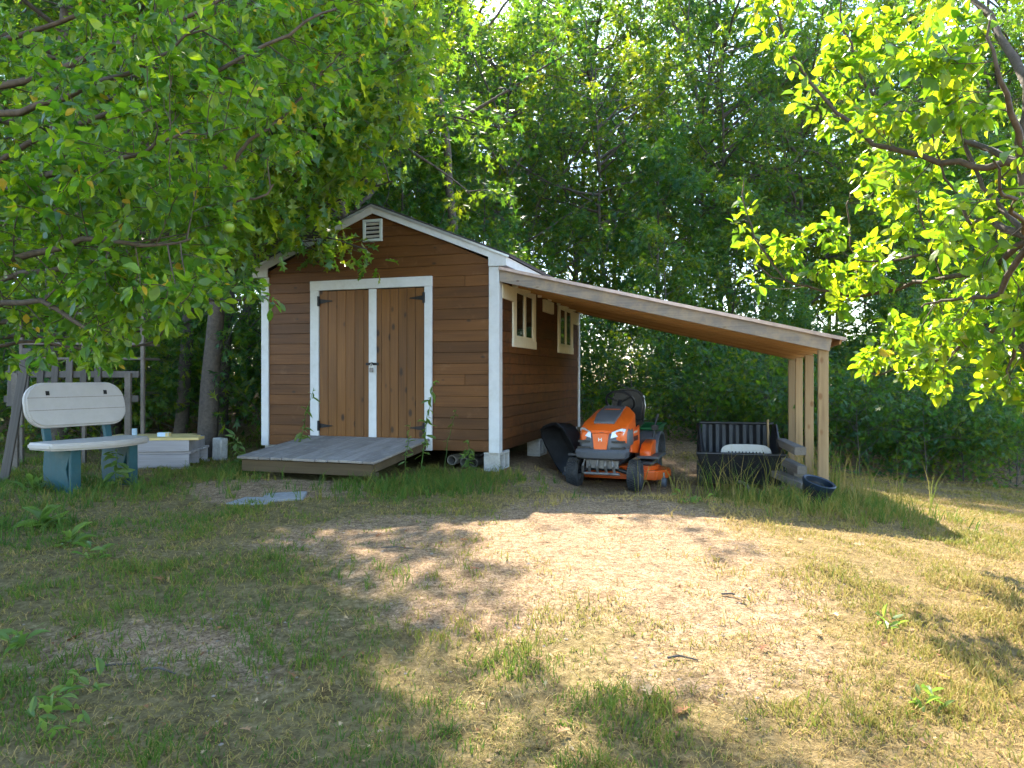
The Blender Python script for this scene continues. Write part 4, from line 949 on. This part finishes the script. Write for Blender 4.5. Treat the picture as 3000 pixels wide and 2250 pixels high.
# --- oak left of the shed, overhanging its roof
def part_leaves(par, tmpl_name, t, pos, Rm, size, rnd, mt, name, n=300):
    # the leaves that show largest are single objects sharing a few meshes, the rest one mesh
    V, T = t
    d = pos[:, 1]; px = 1500 + pos[:, 0] / np.maximum(d, .1) * F; py = 1100 - (pos[:, 2] - CAMZ) / np.maximum(d, .1) * F
    vis = (d > .5) & (px > -20) & (px < 3020) & (py > -20) & (py < 2270)
    face = np.abs(np.einsum('ni,ni->n', Rm[:, :, 2], nrm(pos - np.array([0, 0, CAMZ]))))
    score = np.where(vis, size / np.maximum(d, .3) * (.3 + face), 0)
    top = np.argsort(-score)[:n]; rest = np.ones(len(pos), bool); rest[top] = False
    base = []
    for q in range(18):
        Vq, Tq = leaf_arrays(t, np.zeros((q % 3 + 2, 3)), np.repeat(np.eye(3)[None], q % 3 + 2, 0), np.ones(q % 3 + 2)); kv = len(V); j0 = (q % 3 + 1) * kv
        base.append(fastmesh(name, Vq[j0:j0 + kv], T, mt, np.full(len(T), (q // 3 + .5) / 6)))
    for i in top:
        M = Matrix(np.vstack([np.hstack([Rm[i] * size[i], pos[i][:, None]]), [0, 0, 0, 1]]).tolist())
        link(name, base[min(5, int(rnd[i] * 6)) * 3 + int(i) % 3], par, par.matrix_basis.inverted() @ M)
    me = leaves('foliage', t, None, pos[rest], None, size[rest], mt, rnd[rest], Rm=Rm[rest])
    me.transform(par.matrix_basis.inverted())
    tag(link('foliage', me, par), kind='stuff')
def set_local(par, me): me.transform(par.matrix_basis.inverted())
ok = thing('oak_tree', 'oak with lobed leaves hanging over the left side of the shed roof', 'tree'); ok.location = (-4.35, 10.1, gz(-4.35, 10.1)); ok.matrix_basis = Matrix.Translation(ok.location)
t = Tree(41, cut_oak); rg = t.rng; B = np.array(ok.location)
trunk = t.limb([B + (0, 0, -.2), B + (.05, 0, 1.0), B + (.2, -.05, 2.4), B + (.42, -.1, 4.0), B + (.6, -.2, 6.0), B + (.7, -.2, 8.5), B + (.8, -.3, 11.0)], .15, .03)
cfgo = dict(seg=[.5, .3, .16], wander=[.06, .14, .2], up=[.0, -.01, -.02], n=[12, 4], t0=[.2, .2], ang=[42, 45], len=[.95, .5])
tips = [P(1075, 730, 7.7), P(1000, 705, 7.5), P(930, 690, 7.4), P(1180, 380, 7.4), P(1230, 250, 7.7), P(1240, 80, 7.8), P(1050, 240, 6.6), P(900, 480, 6.8), P(820, 620, 7.0), P(1150, 530, 7.4), P(760, 330, 6.5), P(980, 20, 6.6), P(700, 120, 6.2), P(640, 560, 6.8), P(1200, 160, 7.6), P(1130, 420, 7.3), P(1060, 560, 7.3), P(950, 380, 7.0), P(880, 640, 7.2), P(1290, -90, 8.0), P(1100, -150, 7.0), P(850, -200, 6.6), Vector((.1, 9.2, 7.0)), Vector((.5, 9.9, 7.6)), Vector((-.6, 9.0, 6.6)), Vector((-.9, 9.6, 8.0))]
for q, tp in enumerate(tips):
    tp = np.array(tp); h = min(max(3.6, tp[2] + .2 + rg.normal(0, .3)), 9.5)
    i = min(len(trunk) - 2, int(np.searchsorted([p[2] for p in trunk], h + B[2])) - 1); s0 = trunk[max(i, 1)]
    mid = s0 * .5 + tp * .5 + np.array([0, 0, .35]) + rg.normal(0, .12, 3)
    pts = [s0, s0 * .72 + mid * .28 + (0, 0, .1), mid, mid * .5 + tp * .5 + (0, 0, .08), tp]
    pts = t.limb(pts, .035, .007); t.kids(pts, 3, .03, 0, cfgo)
cfgc = dict(seg=[.6, .4, .2], wander=[.06, .14, .2], up=[.02, .0, -.02], n=[15, 6, 4], t0=[.5, .2, .2], ang=[62, 50, 45], len=[3.0, 1.0, .5])
t.kids(trunk, 11, .1, 0, dict(cfgc, n=[15, 5], len=[3.1, 1.0]))
pos, out = t.leaf_pos(5, .2)
sz = .16 * (.7 + .6 * rg.random(len(pos))); Rm = frames(rg, len(pos), out, .6, .45); rn = rg.random(len(pos))
me = t.wood_mesh('trunk', MT['bark']); set_local(ok, me); link('trunk', me, ok)
part_leaves(ok, 'oak', T_OAK, pos, Rm, sz, rn, MT['oakfront'], 'leaf')
print('oak leaves', len(pos))
# more trunks left of the shed
for (px, y, sc, pr, lean, lb) in ((520, 11.4, 1.0, 1, (0, .03), 'grey tree trunk standing behind the bench at the left'), (600, 12.6, 1.0, 0, (.02, .12), 'slender leaning tree left of the shed, nearer the bench'), (655, 12.4, .95, 3, (.0, .13), 'slender leaning tree left of the shed, nearer the corner'),
                       (180, 11.0, 1.0, 3, (0, 0), 'tree behind the slatted rack at the far left'), (330, 13.0, 1.05, 1, (0, .02), 'tree in the shade between the rack and the grey trunk')):
    x = (px - 1500) / F * y; put_tree('shade_tree', PROTO[pr], x, y, sc, px * .7, lb, 'tree', 'trees shading the bench', lean)

# --- apple trees in the foreground
def apple_tree(label, base, limbs, seed, cfg, per, lsz, napple, rn_shift, aplabel, prune):
    tr = thing('apple_tree', label, 'tree'); tr.matrix_basis = Matrix.Translation(base)
    t = Tree(seed, prune); rg = t.rng
    for (pts, r0, r1, kids) in limbs:
        pts = [np.array(p, float) for p in pts]
        fine = []
        for a, b2 in zip(pts[:-1], pts[1:]):
            for q in range(3): fine.append(a + (b2 - a) * q / 3 + (rg.normal(0, .012, 3) if q else 0))
        fine.append(pts[-1]); t.limb(fine, r0, r1)
        if kids: t.kids(fine, 1, max(r1, .012), 0, dict(cfg, n=[max(3, int(kids * sum(np.linalg.norm(b2 - a) for a, b2 in zip(pts[:-1], pts[1:])))), cfg['n'][1]]))
    pos, out = t.leaf_pos(per, .07)
    sz = lsz * (.4 + .95 * rg.random(len(pos)) ** .8); Rm = frames(rg, len(pos), out, .75, .3)
    rn = np.clip(rg.random(len(pos)) * .9 + rn_shift, 0, .94); rn[rg.random(len(pos)) > .985] = 1
    me = t.wood_mesh('trunk', MT['bark2']); set_local(tr, me); link('trunk', me, tr)
    part_leaves(tr, 'apple', T_APPLE, pos, Rm, sz, rn, MT['appleleaf'], 'leaf')
    ap = MB().ring([(-.026, .003), (-.028, .012), (-.02, .025), (0, .033), (.018, .03), (.028, .016), (.024, .002)], 14, 'z').mesh('apple', MT['apple'], 0, True)
    ids = [i for i in rg.permutation(len(t.nodes))]
    c = 0
    for i in ids:
        p = t.nodes[i][0]; px = px_of(p[0], p[1]); py = 1100 - (p[2] - CAMZ) / p[1] * F
        if not (0 < px < 3000 and 0 < py < 1150): continue
        o = link('apple', ap); o.location = Vector(p) + Vector((0, -.03, -.05)); s = rg.uniform(.6, .9); o.scale = (s, s, s)
        tag(o, aplabel, 'apple', 'green apples on the branches'); c += 1
        if c >= napple: break
    print('apple leaves', len(pos)); return tr
cfga = dict(seg=[.3, .12, .08], wander=[.08, .14, .18], up=[.02, .04, .02], n=[8, 3], t0=[.12, .25], ang=[55, 45], len=[.36, .2])
bl = Vector((-4.75, 4.9, gz(-4.75, 4.9)))
tl0 = [bl + Vector((0, 0, -.1)), bl + Vector((.05, 0, .7)), bl + Vector((.2, -.05, 1.35)), bl + Vector((.3, -.1, 2.0)), bl + Vector((.42, -.2, 2.9)), bl + Vector((.5, -.3, 3.8))]
c1, c2, c3, c4 = tl0[2], tl0[3], tl0[4], tl0[5]
LIM = [(tl0, .1, .04, 0.0),
 ([c1, P(120, 930, 4.7), P(330, 860, 4.5), P(560, 880, 4.3), P(700, 880, 4.2), P(790, 865, 4.15)], .022, .005, 3.6),
 ([c1, P(60, 800, 4.4), P(330, 760, 4.1), P(560, 660, 3.9), P(720, 580, 3.9), P(800, 540, 3.9)], .022, .005, 5.8),
 ([c2, P(100, 640, 4.6), P(350, 610, 4.4), P(620, 520, 4.3), P(780, 380, 4.3), P(920, 260, 4.4), P(1000, 150, 4.5)], .022, .005, 5.8),
 ([c2, P(80, 420, 4.5), P(320, 330, 4.3), P(560, 260, 4.1), P(780, 130, 4.1), P(940, 40, 4.2), P(1060, -30, 4.3)], .022, .005, 5.0),
 ([c3, P(60, 240, 4.6), P(300, 140, 4.4), P(520, 60, 4.3), P(760, -60, 4.3)], .03, .008, 5.8),
 ([c1, P(-40, 900, 4.0), P(120, 880, 3.7), P(250, 960, 3.6), P(330, 1010, 3.6)], .025, .005, 5.8),
 ([c2, P(0, 560, 3.9), P(200, 500, 3.6), P(420, 450, 3.4), P(560, 380, 3.4)], .028, .005, 5.8),
 ([c1, P(30, 760, 3.7), P(240, 700, 3.5), P(420, 720, 3.4), P(560, 700, 3.4)], .025, .005, 5.8),
 ([c2, P(50, 700, 5.2), P(300, 740, 5.2), P(500, 770, 5.0), P(620, 790, 4.9)], .025, .005, 5.8),
 ([c1, P(80, 980, 5.4), P(260, 1000, 5.4), P(420, 1010, 5.3), P(520, 960, 5.2)], .022, .005, 5.0),
 ([c1, P(-60, 1000, 5.2), P(110, 1000, 5.0), P(230, 1020, 4.9), P(320, 1030, 4.8)], .02, .005, 6.5),
 ([c3, P(0, 120, 5.2), P(260, 30, 5.0), P(500, -120, 5.0)], .03, .008, 5.0),
 ([c4, P(100, -200, 4.6), P(400, -350, 4.4), P(700, -420, 4.4)], .03, .008, 4.3),
 ([c3, P(60, 330, 3.8), P(240, 260, 3.6), P(430, 180, 3.5), P(620, 80, 3.5)], .025, .005, 5.0)]
apple_tree('apple tree with dense green foliage filling the upper left', bl, LIM, 61, cfga, 8, .06, 22, .0, 'small green apple hanging among the leaves of the left apple tree', cut_left)
br = Vector((2.95, 3.7, gz(2.95, 3.7)))
tr0 = [br + Vector((0, 0, -.1)), br + Vector((-.03, 0, .6)), br + Vector((-.12, 0, 1.1)), P(3030, 700, 3.6), P(3000, 480, 3.6), P(3015, 260, 3.6), P(3040, -60, 3.6)]
a0, a1, a2 = tr0[2], tr0[3], tr0[4]
cfgr = dict(cfga, len=[.3, .17], n=[8, 3], ang=[60, 45])
RIM = [(tr0, .055, .022, 0),
 ([a2, P(2860, 490, 3.8), P(2700, 455, 4.0), P(2560, 425, 4.2), P(2450, 330, 4.3), P(2360, 220, 4.4), P(2290, 80, 4.4), P(2250, -40, 4.4)], .021, .005, 4.3),
 ([a2, P(2850, 420, 4.1), P(2700, 360, 4.4), P(2600, 310, 4.6), P(2520, 220, 4.7), P(2470, 90, 4.7), P(2460, -60, 4.7)], .02, .005, 3.9),
 ([a1, P(2880, 790, 4.2), P(2760, 815, 4.8), P(2640, 845, 5.2), P(2520, 868, 5.4), P(2400, 850, 5.5), P(2300, 820, 5.5), P(2190, 770, 5.6)], .022, .005, 5.5),
 ([a1, P(2900, 640, 4.0), P(2780, 700, 4.6), P(2640, 760, 5.0), P(2500, 760, 5.2)], .025, .005, 3.9),
 ([a0, P(2960, 960, 4.2), P(2860, 990, 4.8), P(2760, 1050, 5.2), P(2660, 1085, 5.4), P(2530, 1090, 5.5)], .021, .005, 6.2),
 ([a1, P(2940, 620, 3.9), P(2870, 520, 4.1), P(2800, 350, 4.2), P(2740, 200, 4.2), P(2720, 80, 4.2)], .018, .004, 3.1),
 ([P(2880, 790, 4.2), P(2860, 690, 4.2), P(2800, 560, 4.3), P(2740, 440, 4.3), P(2700, 250, 4.3)], .014, .004, 3.9),
 ([P(2760, 815, 4.8), P(2720, 700, 4.8), P(2690, 580, 4.8), P(2680, 500, 4.8)], .012, .004, 4.7),
 ([P(2300, 820, 5.5), P(2210, 700, 5.5), P(2180, 600, 5.5), P(2180, 520, 5.5)], .01, .004, 4.7),
 ([P(2520, 868, 5.4), P(2490, 720, 5.4), P(2480, 600, 5.3), P(2490, 560, 5.3)], .01, .004, 3.9),
 ([a0, P(2990, 1010, 4.4), P(2960, 1060, 4.6), P(2955, 1130, 4.6)], .02, .004, 7.0),
 ([a2, P(2960, 330, 3.4), P(2920, 200, 3.3), P(2900, 60, 3.3)], .02, .005, 5.5),
 ([a1, P(2960, 620, 3.3), P(2930, 560, 3.1), P(2910, 470, 3.0)], .015, .005, 5.5),
 ([a1, P(2930, 860, 3.9), P(2860, 870, 4.0), P(2760, 880, 4.2), P(2700, 900, 4.3)], .02, .005, 6.2),
 ([tr0[5], P(2900, 40, 4.2), P(2760, -60, 4.6), P(2600, -160, 4.8)], .025, .006, 3.9),
 ([tr0[6], P(3150, -200, 4.4), P(3300, -300, 5.0)], .03, .01, 3.9)]
apple_tree('apple tree with bright sunlit leaves reaching in from the right edge', br, RIM, 62, cfgr, 6, .08, 3, .14, 'small green apple hanging from the right apple tree', cut_right)

# ------------------------------------------------------------------ small plants, weeds
def stalk(px, py_base, d, h, leanx, n, lsz, label, group=None, name='weed_stalk'):
    x = (px - 1500) / F * d; b0 = np.array((x, d, gz(x, d)))
    o = thing(name, label, 'weed', tuple(b0), 0, group); rg = np.random.default_rng(int(px))
    pts = [np.array((leanx * (k / 8) ** 1.6, -.02 * k / 8, h * k / 8)) + (rg.normal(0, .006, 3) if 0 < k else 0) for k in range(9)]
    MB().tube([tuple(p) for p in pts], list(np.linspace(.007, .002, 9)), 5).build('stem', MT['bark2'] if False else MT['weed'], o, 0, True)
    t_ = rg.random(n) * .9 + .1; pos = np.array([pts[0] * 0 + pts[min(7, int(q * 8))] * (1 - (q * 8 - int(q * 8))) + pts[min(8, int(q * 8) + 1)] * (q * 8 - int(q * 8)) for q in t_])
    dirs = np.stack([rg.normal(0, 1, n), rg.normal(0, 1, n), rg.normal(.1, .4, n)], 1)
    V, T = T_APPLE; V = V * np.array([.55, 1, 1])
    tag(link('leaf', leaves('leaf', (V, T), rg, pos, nrm(dirs), lsz * (.5 + rg.random(n)), MT['weed'], droop=.3), o), kind='stuff')
    return o
stalk(872, 0, 8.75, 1.0, .2, 26, .1, 'tall leafy weed in front of the shed left of the ramp'); stalk(1236, 0, 8.1, 1.08, .14, 34, .1, 'tall goldenrod weed beside the ramp in front of the right door')
stalk(1187, 0, 8.0, .62, .06, 20, .07, 'shorter weed at the ramp edge left of the goldenrod'); stalk(1302, 0, 8.5, .75, .14, 12, .05, 'thin wispy weed in front of the siding right of the door')
stalk(1375, 0, 8.35, .36, .0, 30, .09, 'small green fern beside the drain pipes'); stalk(700, 0, 9.0, .45, -.05, 30, .1, 'leafy weed beside the left shed corner')
stalk(340, 0, 7.3, .4, .02, 26, .13, 'leafy weed growing under the bench seat')
def rosette(px, py, n, lsz, label, up=.9):
    p = GP(px, py); rg = np.random.default_rng(int(px * 3 + py))
    o = thing('broadleaf_weed', label, 'weed', p, 0, 'broadleaf weeds in the lawn')
    pos = rg.normal(0, .035, (n, 3)); pos[:, 2] = np.abs(pos[:, 2]); a = rg.random(n) * 6.28
    dirs = np.stack([np.cos(a), np.sin(a), np.full(n, up) + rg.normal(0, .3, n)], 1)
    V, T = T_APPLE; V = V * np.array([.6, 1, 1])
    tag(link('leaf', leaves('leaf', (V, T), rg, pos, nrm(dirs), lsz * (.6 + .7 * rg.random(n)), MT['weed'], updev=.4, droop=.1), o), kind='stuff')
for (px, py, n, s, lb) in ((130, 1545, 24, .17, 'large sunlit broadleaf weed in the grass at the left'), (100, 1440, 22, .14, 'leafy weed at the far left below the bench'), (215, 1600, 16, .13, 'broadleaf weed right of the largest one at the left'), (280, 1640, 14, .1, 'small broadleaf weed at the edge of the bright patch on the left'),
                           (240, 2030, 14, .07, 'low green weed in the lower left lawn'), (170, 2090, 14, .08, 'low green weed near the lower left corner'), (60, 1900, 20, .08, 'low weed at the left edge of the lawn'), (170, 2155, 12, .07, 'small round-leaved weed at the bottom left'), (2720, 2080, 16, .06, 'small clover-like weed at the lower right'), (2600, 1840, 14, .06, 'small green weed in the dry lawn on the right'),
                           (2010, 1475, 12, .07, 'small bright weed at the edge of the sand by the lean-to'), (2070, 1478, 9, .06, 'tiny weed on the sand edge in front of the black cart')):
    rosette(px, py, n, s, lb)
# ------------------------------------------------------------------ grass
rg = np.random.default_rng(99)
def blades(cx, cy, per, hgt, wid, rndv, lean, spread, dz=None):
    n = len(cx); x = np.repeat(cx, per) + rg.normal(0, 1, n * per) * np.repeat(spread, per); y = np.repeat(cy, per) + rg.normal(0, 1, n * per) * np.repeat(spread, per)
    h = np.repeat(hgt, per) * (.45 + .9 * rg.random(n * per)); wd = np.repeat(wid, per)
    z = ground_z(x, y) - .004
    a = rg.random(n * per) * 6.283; ln = np.repeat(lean, per) * (.3 + rg.random(n * per)) * h
    b = rg.random(n * per) * 6.283; wx, wy = np.cos(b) * wd, np.sin(b) * wd
    V = np.empty((n * per, 5, 3))
    mx, my = x + np.cos(a) * ln * .35, y + np.sin(a) * ln * .35
    V[:, 0] = np.stack([x - wx, y - wy, z], 1); V[:, 1] = np.stack([x + wx, y + wy, z], 1)
    V[:, 2] = np.stack([mx + wx * .7, my + wy * .7, z + h * .6], 1); V[:, 3] = np.stack([mx - wx * .7, my - wy * .7, z + h * .6], 1)
    V[:, 4] = np.stack([x + np.cos(a) * ln, y + np.sin(a) * ln, z + h * np.sqrt(np.maximum(.05, 1 - (np.repeat(lean, per) * .5) ** 2))], 1)
    k = (np.arange(n * per) * 5)[:, None]
    T = np.concatenate([k + np.array([[0, 1, 2]]), k + np.array([[0, 2, 3]]), k + np.array([[3, 2, 4]])], 1).reshape(-1, 3)
    r = np.clip(np.repeat(rndv, per) + rg.normal(0, .12, n * per), 0, 1)
    return V.reshape(-1, 3), T, np.repeat(r, 3)
parts = []
def add(p): parts.append(p)
def in_shed(x, y):
    qx = (x - SO.x) * e_.x + (y - SO.y) * e_.y; qy = (x - SO.x) * d_.x + (y - SO.y) * d_.y
    return ((qx > -W - .02) & (qx < .02) & (qy > .0) & (qy < LEN)) | ((qx > RW0) & (qx < RW1) & (qy > -RL) & (qy <= 0))
def scatter(n, ymin, ymax, pw):
    y = ymin + (ymax - ymin) * rg.random(n) ** pw; x = (rg.random(n) * 2 - 1) * (.78 * y + .3)
    k = ~in_shed(x, y); return x[k], y[k]
x, y = scatter(74000, 2.0, 13.5, 1.25)
sm = sand_mask(x, y); dm = dry_mask(x, y); cl = fbm(x * 2.6, y * 2.6, 8, 3); fine = vnoise(x * 9, y * 9, 4)
keep = rg.random(len(x)) < np.clip((1 - sm * 1.25), .022, 1) * np.clip((cl - .3) * 2.6, .12, 1) * (.3 + .7 * fine) * (.62 + .38 * sst(-1, 1.5, x))
x, y, sm, dm, cl = x[keep], y[keep], sm[keep], dm[keep], cl[keep]
hg = (.028 + .05 * np.clip((cl - .35) * 2.2, 0, 1)) * (1 + .3 * rg.random(len(x))) * (1 - .25 * dm); hg *= (1 + .08 * (1 - sst(2.6, 4.0, y))) * .8 * (1 + .5 * sst(6.8, 8, y) * (x < .2))
add(blades(x, y, 5, hg, .0016 + .00045 * y, np.clip(.14 - .12 * (1 - sst(2.4, 3.8, y)) + .62 * dm + .3 * sm * (x > -.6) + .25 * (fbm(x * 1.7, y * 1.7, 21, 3) - .5), 0, 1), np.full(len(x), .75), .012 + .003 * y))
print('tufts', len(x))
# lying dry thatch
x, y = scatter(30000, 2.0, 10, 1.2); sm = sand_mask(x, y); keep = rg.random(len(x)) < np.clip(1 - .85 * sm, .08, 1) * (.3 + .7 * vnoise(x * 4, y * 4, 14)); x, y = x[keep], y[keep]
add(blades(x, y, 3, np.full(len(x), .035), .0013 + .0003 * y, np.clip(.55 + .35 * dry_mask(x, y) + .2 * rg.random(len(x)), 0, 1), np.full(len(x), 1.75), np.full(len(x), .03)))
# patch of longer grass by the ramp and round the posts
def clumps(cx, cy, sx, sy, n, h, rv, per=7, lean=.7):
    x = rg.normal(cx, sx, n); y = rg.normal(cy, sy, n); k = ~in_shed(x, y); x, y = x[k], y[k]
    add(blades(x, y, per, h * (.5 + rg.random(len(x))), np.full(len(x), .004), np.clip(rv + rg.normal(0, .15, len(x)), 0, 1), np.full(len(x), lean), np.full(len(x), .02)))
clumps(-1.0, 7.1, .45, .3, 330, .11, .2); clumps(-.5, 7.9, .5, .25, 220, .09, .28); clumps(-3.1, 8.3, .35, .4, 200, .11, .2); clumps(-4.4, 7.0, .8, .35, 260, .11, .2)
clumps(2.75, 7.3, .28, .3, 330, .17, .35); clumps(3.55, 7.7, .3, .4, 190, .15, .4); clumps(3.0, 6.5, .5, .25, 200, .12, .45); clumps(-4.5, 5.2, .6, .5, 360, .13, .12)
clumps(3.75, 8.8, .2, .7, 110, .42, .62, 5, .35); clumps(2.35, 7.7, .35, .25, 60, .4, .55, 4, .5)
V = []; T = []; Rr = []; off = 0
for a, b2, c in parts: V.append(a); T.append(b2 + off); Rr.append(c); off += len(a)
gm = fastmesh('grass', np.concatenate(V), np.concatenate(T), MT['grass'], np.concatenate(Rr)); print('grass tris', len(gm.polygons))
tag(link('grass', gm), 'short patchy lawn grass, green at left and dry at right', None, None, 'stuff')
# ------------------------------------------------------------------ fallen leaves, sticks, stones
V_, T_ = T_OAK; Vf = V_ * np.array([1.1, 1, 2.0])
fl = [fastmesh('fallen_leaf', Vf, T_, MT['dryleaf'], np.full(len(T_), q)) for q in (.1, .35, .6, .8, 1.0)]
spots = [(1290, 1595, 0, 'reddish'), (1408, 1676, 0, 'reddish'), (2150, 1755, 3, 'pale'), (2455, 1815, 3, 'pale'), (2020, 2085, 1, 'brown'), (2735, 1985, 4, 'yellow'), (305, 2140, 3, 'pale'), (245, 1865, 0, 'reddish'), (1550, 1945, 2, 'tan'), (2405, 1870, 2, 'tan'), (2600, 1895, 1, 'brown'), (450, 1700, 1, 'brown'), (155, 1585, 2, 'tan'), (1120, 1570, 0, 'reddish'), (2690, 2180, 2, 'tan'), (1905, 2050, 3, 'pale'), (1670, 2150, 2, 'tan'), (2500, 1600, 3, 'pale'), (2350, 1590, 2, 'tan'), (2250, 1900, 0, 'reddish'), (840, 1980, 1, 'brown'), (2880, 1765, 4, 'yellow'), (1370, 1590, 1, 'brown'), (700, 2150, 2, 'tan'), (1820, 1520, 0, 'reddish')]
for k, (px, py, q, cname) in enumerate(spots):
    p = GP(px, py); o = link('fallen_leaf', fl[q]); s = .05 + .035 * ((k * 37) % 10) / 10
    o.location = p + Vector((0, 0, .018)); o.scale = (s, s, s); o.rotation_euler = ((k * 13 % 7) * .1 - .3, (k * 17 % 5) * .15 - .3, k * 2.1)
    tag(o, '%s dry leaf lying on the lawn' % cname, 'leaf', '%s fallen leaves on the lawn' % cname)
for k, (px, py, ln_, rz, lb) in enumerate(((330, 1960, .2, .5, 'short grey twig lying in the lower left lawn'), (470, 1972, .16, -.2, 'dark twig lying right of the grey twig in the lower left lawn'), (1170, 1610, .25, -.1, 'dark stick lying on the shaded sand'), (2000, 1935, .13, -.1, 'thin stick lying on the sunlit sand'), (2150, 1750, .13, -.4, 'short stick beside the pale leaf on the sand'))):
    p = GP(px, py); o = MB().tube([(-ln_ / 2, 0, .01), (-ln_ * .1, .012, .016), (ln_ / 2, -.01, .008)], [.006, .005, .003], 6).build('twig', MT['bark'], None, 0, True); o.location = p; o.rotation_euler = (0, 0, rz); tag(o, lb, 'twig', 'twigs on the lawn')
ps = MB(); random.seed(12); V = []; Fc = []
ico = [(0,0,.6),(.9,0,.1),(.28,.85,.12),(-.72,.52,.08),(-.72,-.52,.1),(.28,-.85,.07),(0,0,-.4)]
icf = [(0,1,2),(0,2,3),(0,3,4),(0,4,5),(0,5,1),(6,2,1),(6,3,2),(6,4,3),(6,5,4),(6,1,5)]
for k in range(1500):
    y = random.uniform(2.4, 7.5); x = random.uniform(-.7 * y, .75 * y)
    if random.random() > float(sand_mask(x, y)) * 1.1 + .04: continue
    s = random.uniform(.004, .012) * (1.6 if random.random() > .95 else 1); a = random.random() * 6.28
    ps.add([(x + s * (vx * math.cos(a) - vy * math.sin(a)), y + s * (vx * math.sin(a) + vy * math.cos(a)), gz(x, y) + s * vz) for vx, vy, vz in ico], icf)
tag(ps.build('pebbles', plain('pebble', (0.26, 0.21, 0.16), .9, 0, .4, 6)), 'small pebbles scattered over the bare sand', None, None, 'stuff')

litter = np.random.default_rng(5); n = 1500
yy = 2.1 + 8 * litter.random(n) ** 1.3; xx = (litter.random(n) * 2 - 1) * (.76 * yy + .2); k = ~in_shed(xx, yy) & (litter.random(n) < .35 + .65 * vnoise(xx * 1.3, yy * 1.3, 88)); xx, yy = xx[k], yy[k]; n = len(xx)
pos = np.stack([xx, yy, ground_z(xx, yy) + .008 + .012 * litter.random(n)], 1)
lm = leaves('leaf_litter', (T_FAR[0], T_FAR[1]), litter, pos, np.stack([litter.normal(0, 1, n), litter.normal(0, 1, n), np.zeros(n)], 1), litter.uniform(.012, .04, n), MT['dryleaf'], litter.random(n) * .9, updev=.35, droop=.05)
tag(link('leaf_litter', lm), 'crumbled dry leaf bits scattered over the lawn', None, None, 'stuff')
# labels that several neighbours would share are told apart by their order from left to right
by = {}
for o in bpy.data.objects:
    if o.parent is None and o.name.split('.')[0] in ('woodland_tree', 'oak_sapling', 'fallen_leaf'): by.setdefault(o['label'], []).append(o)
for lb, os_ in by.items():
    if len(os_) < 2: continue
    os_.sort(key=lambda o: o.location.x / o.location.y); m = len(os_)
    words = {2: ['left of two', 'right of two'], 3: ['left of three', 'middle of three', 'right of three']}.get(m) or ['%s from left' % q for q in ('first', 'second', 'third', 'fourth', 'fifth', 'sixth', 'seventh', 'eighth', 'ninth', 'tenth')]
    for o, wd in zip(os_, words): o['label'] = lb + ', ' + wd
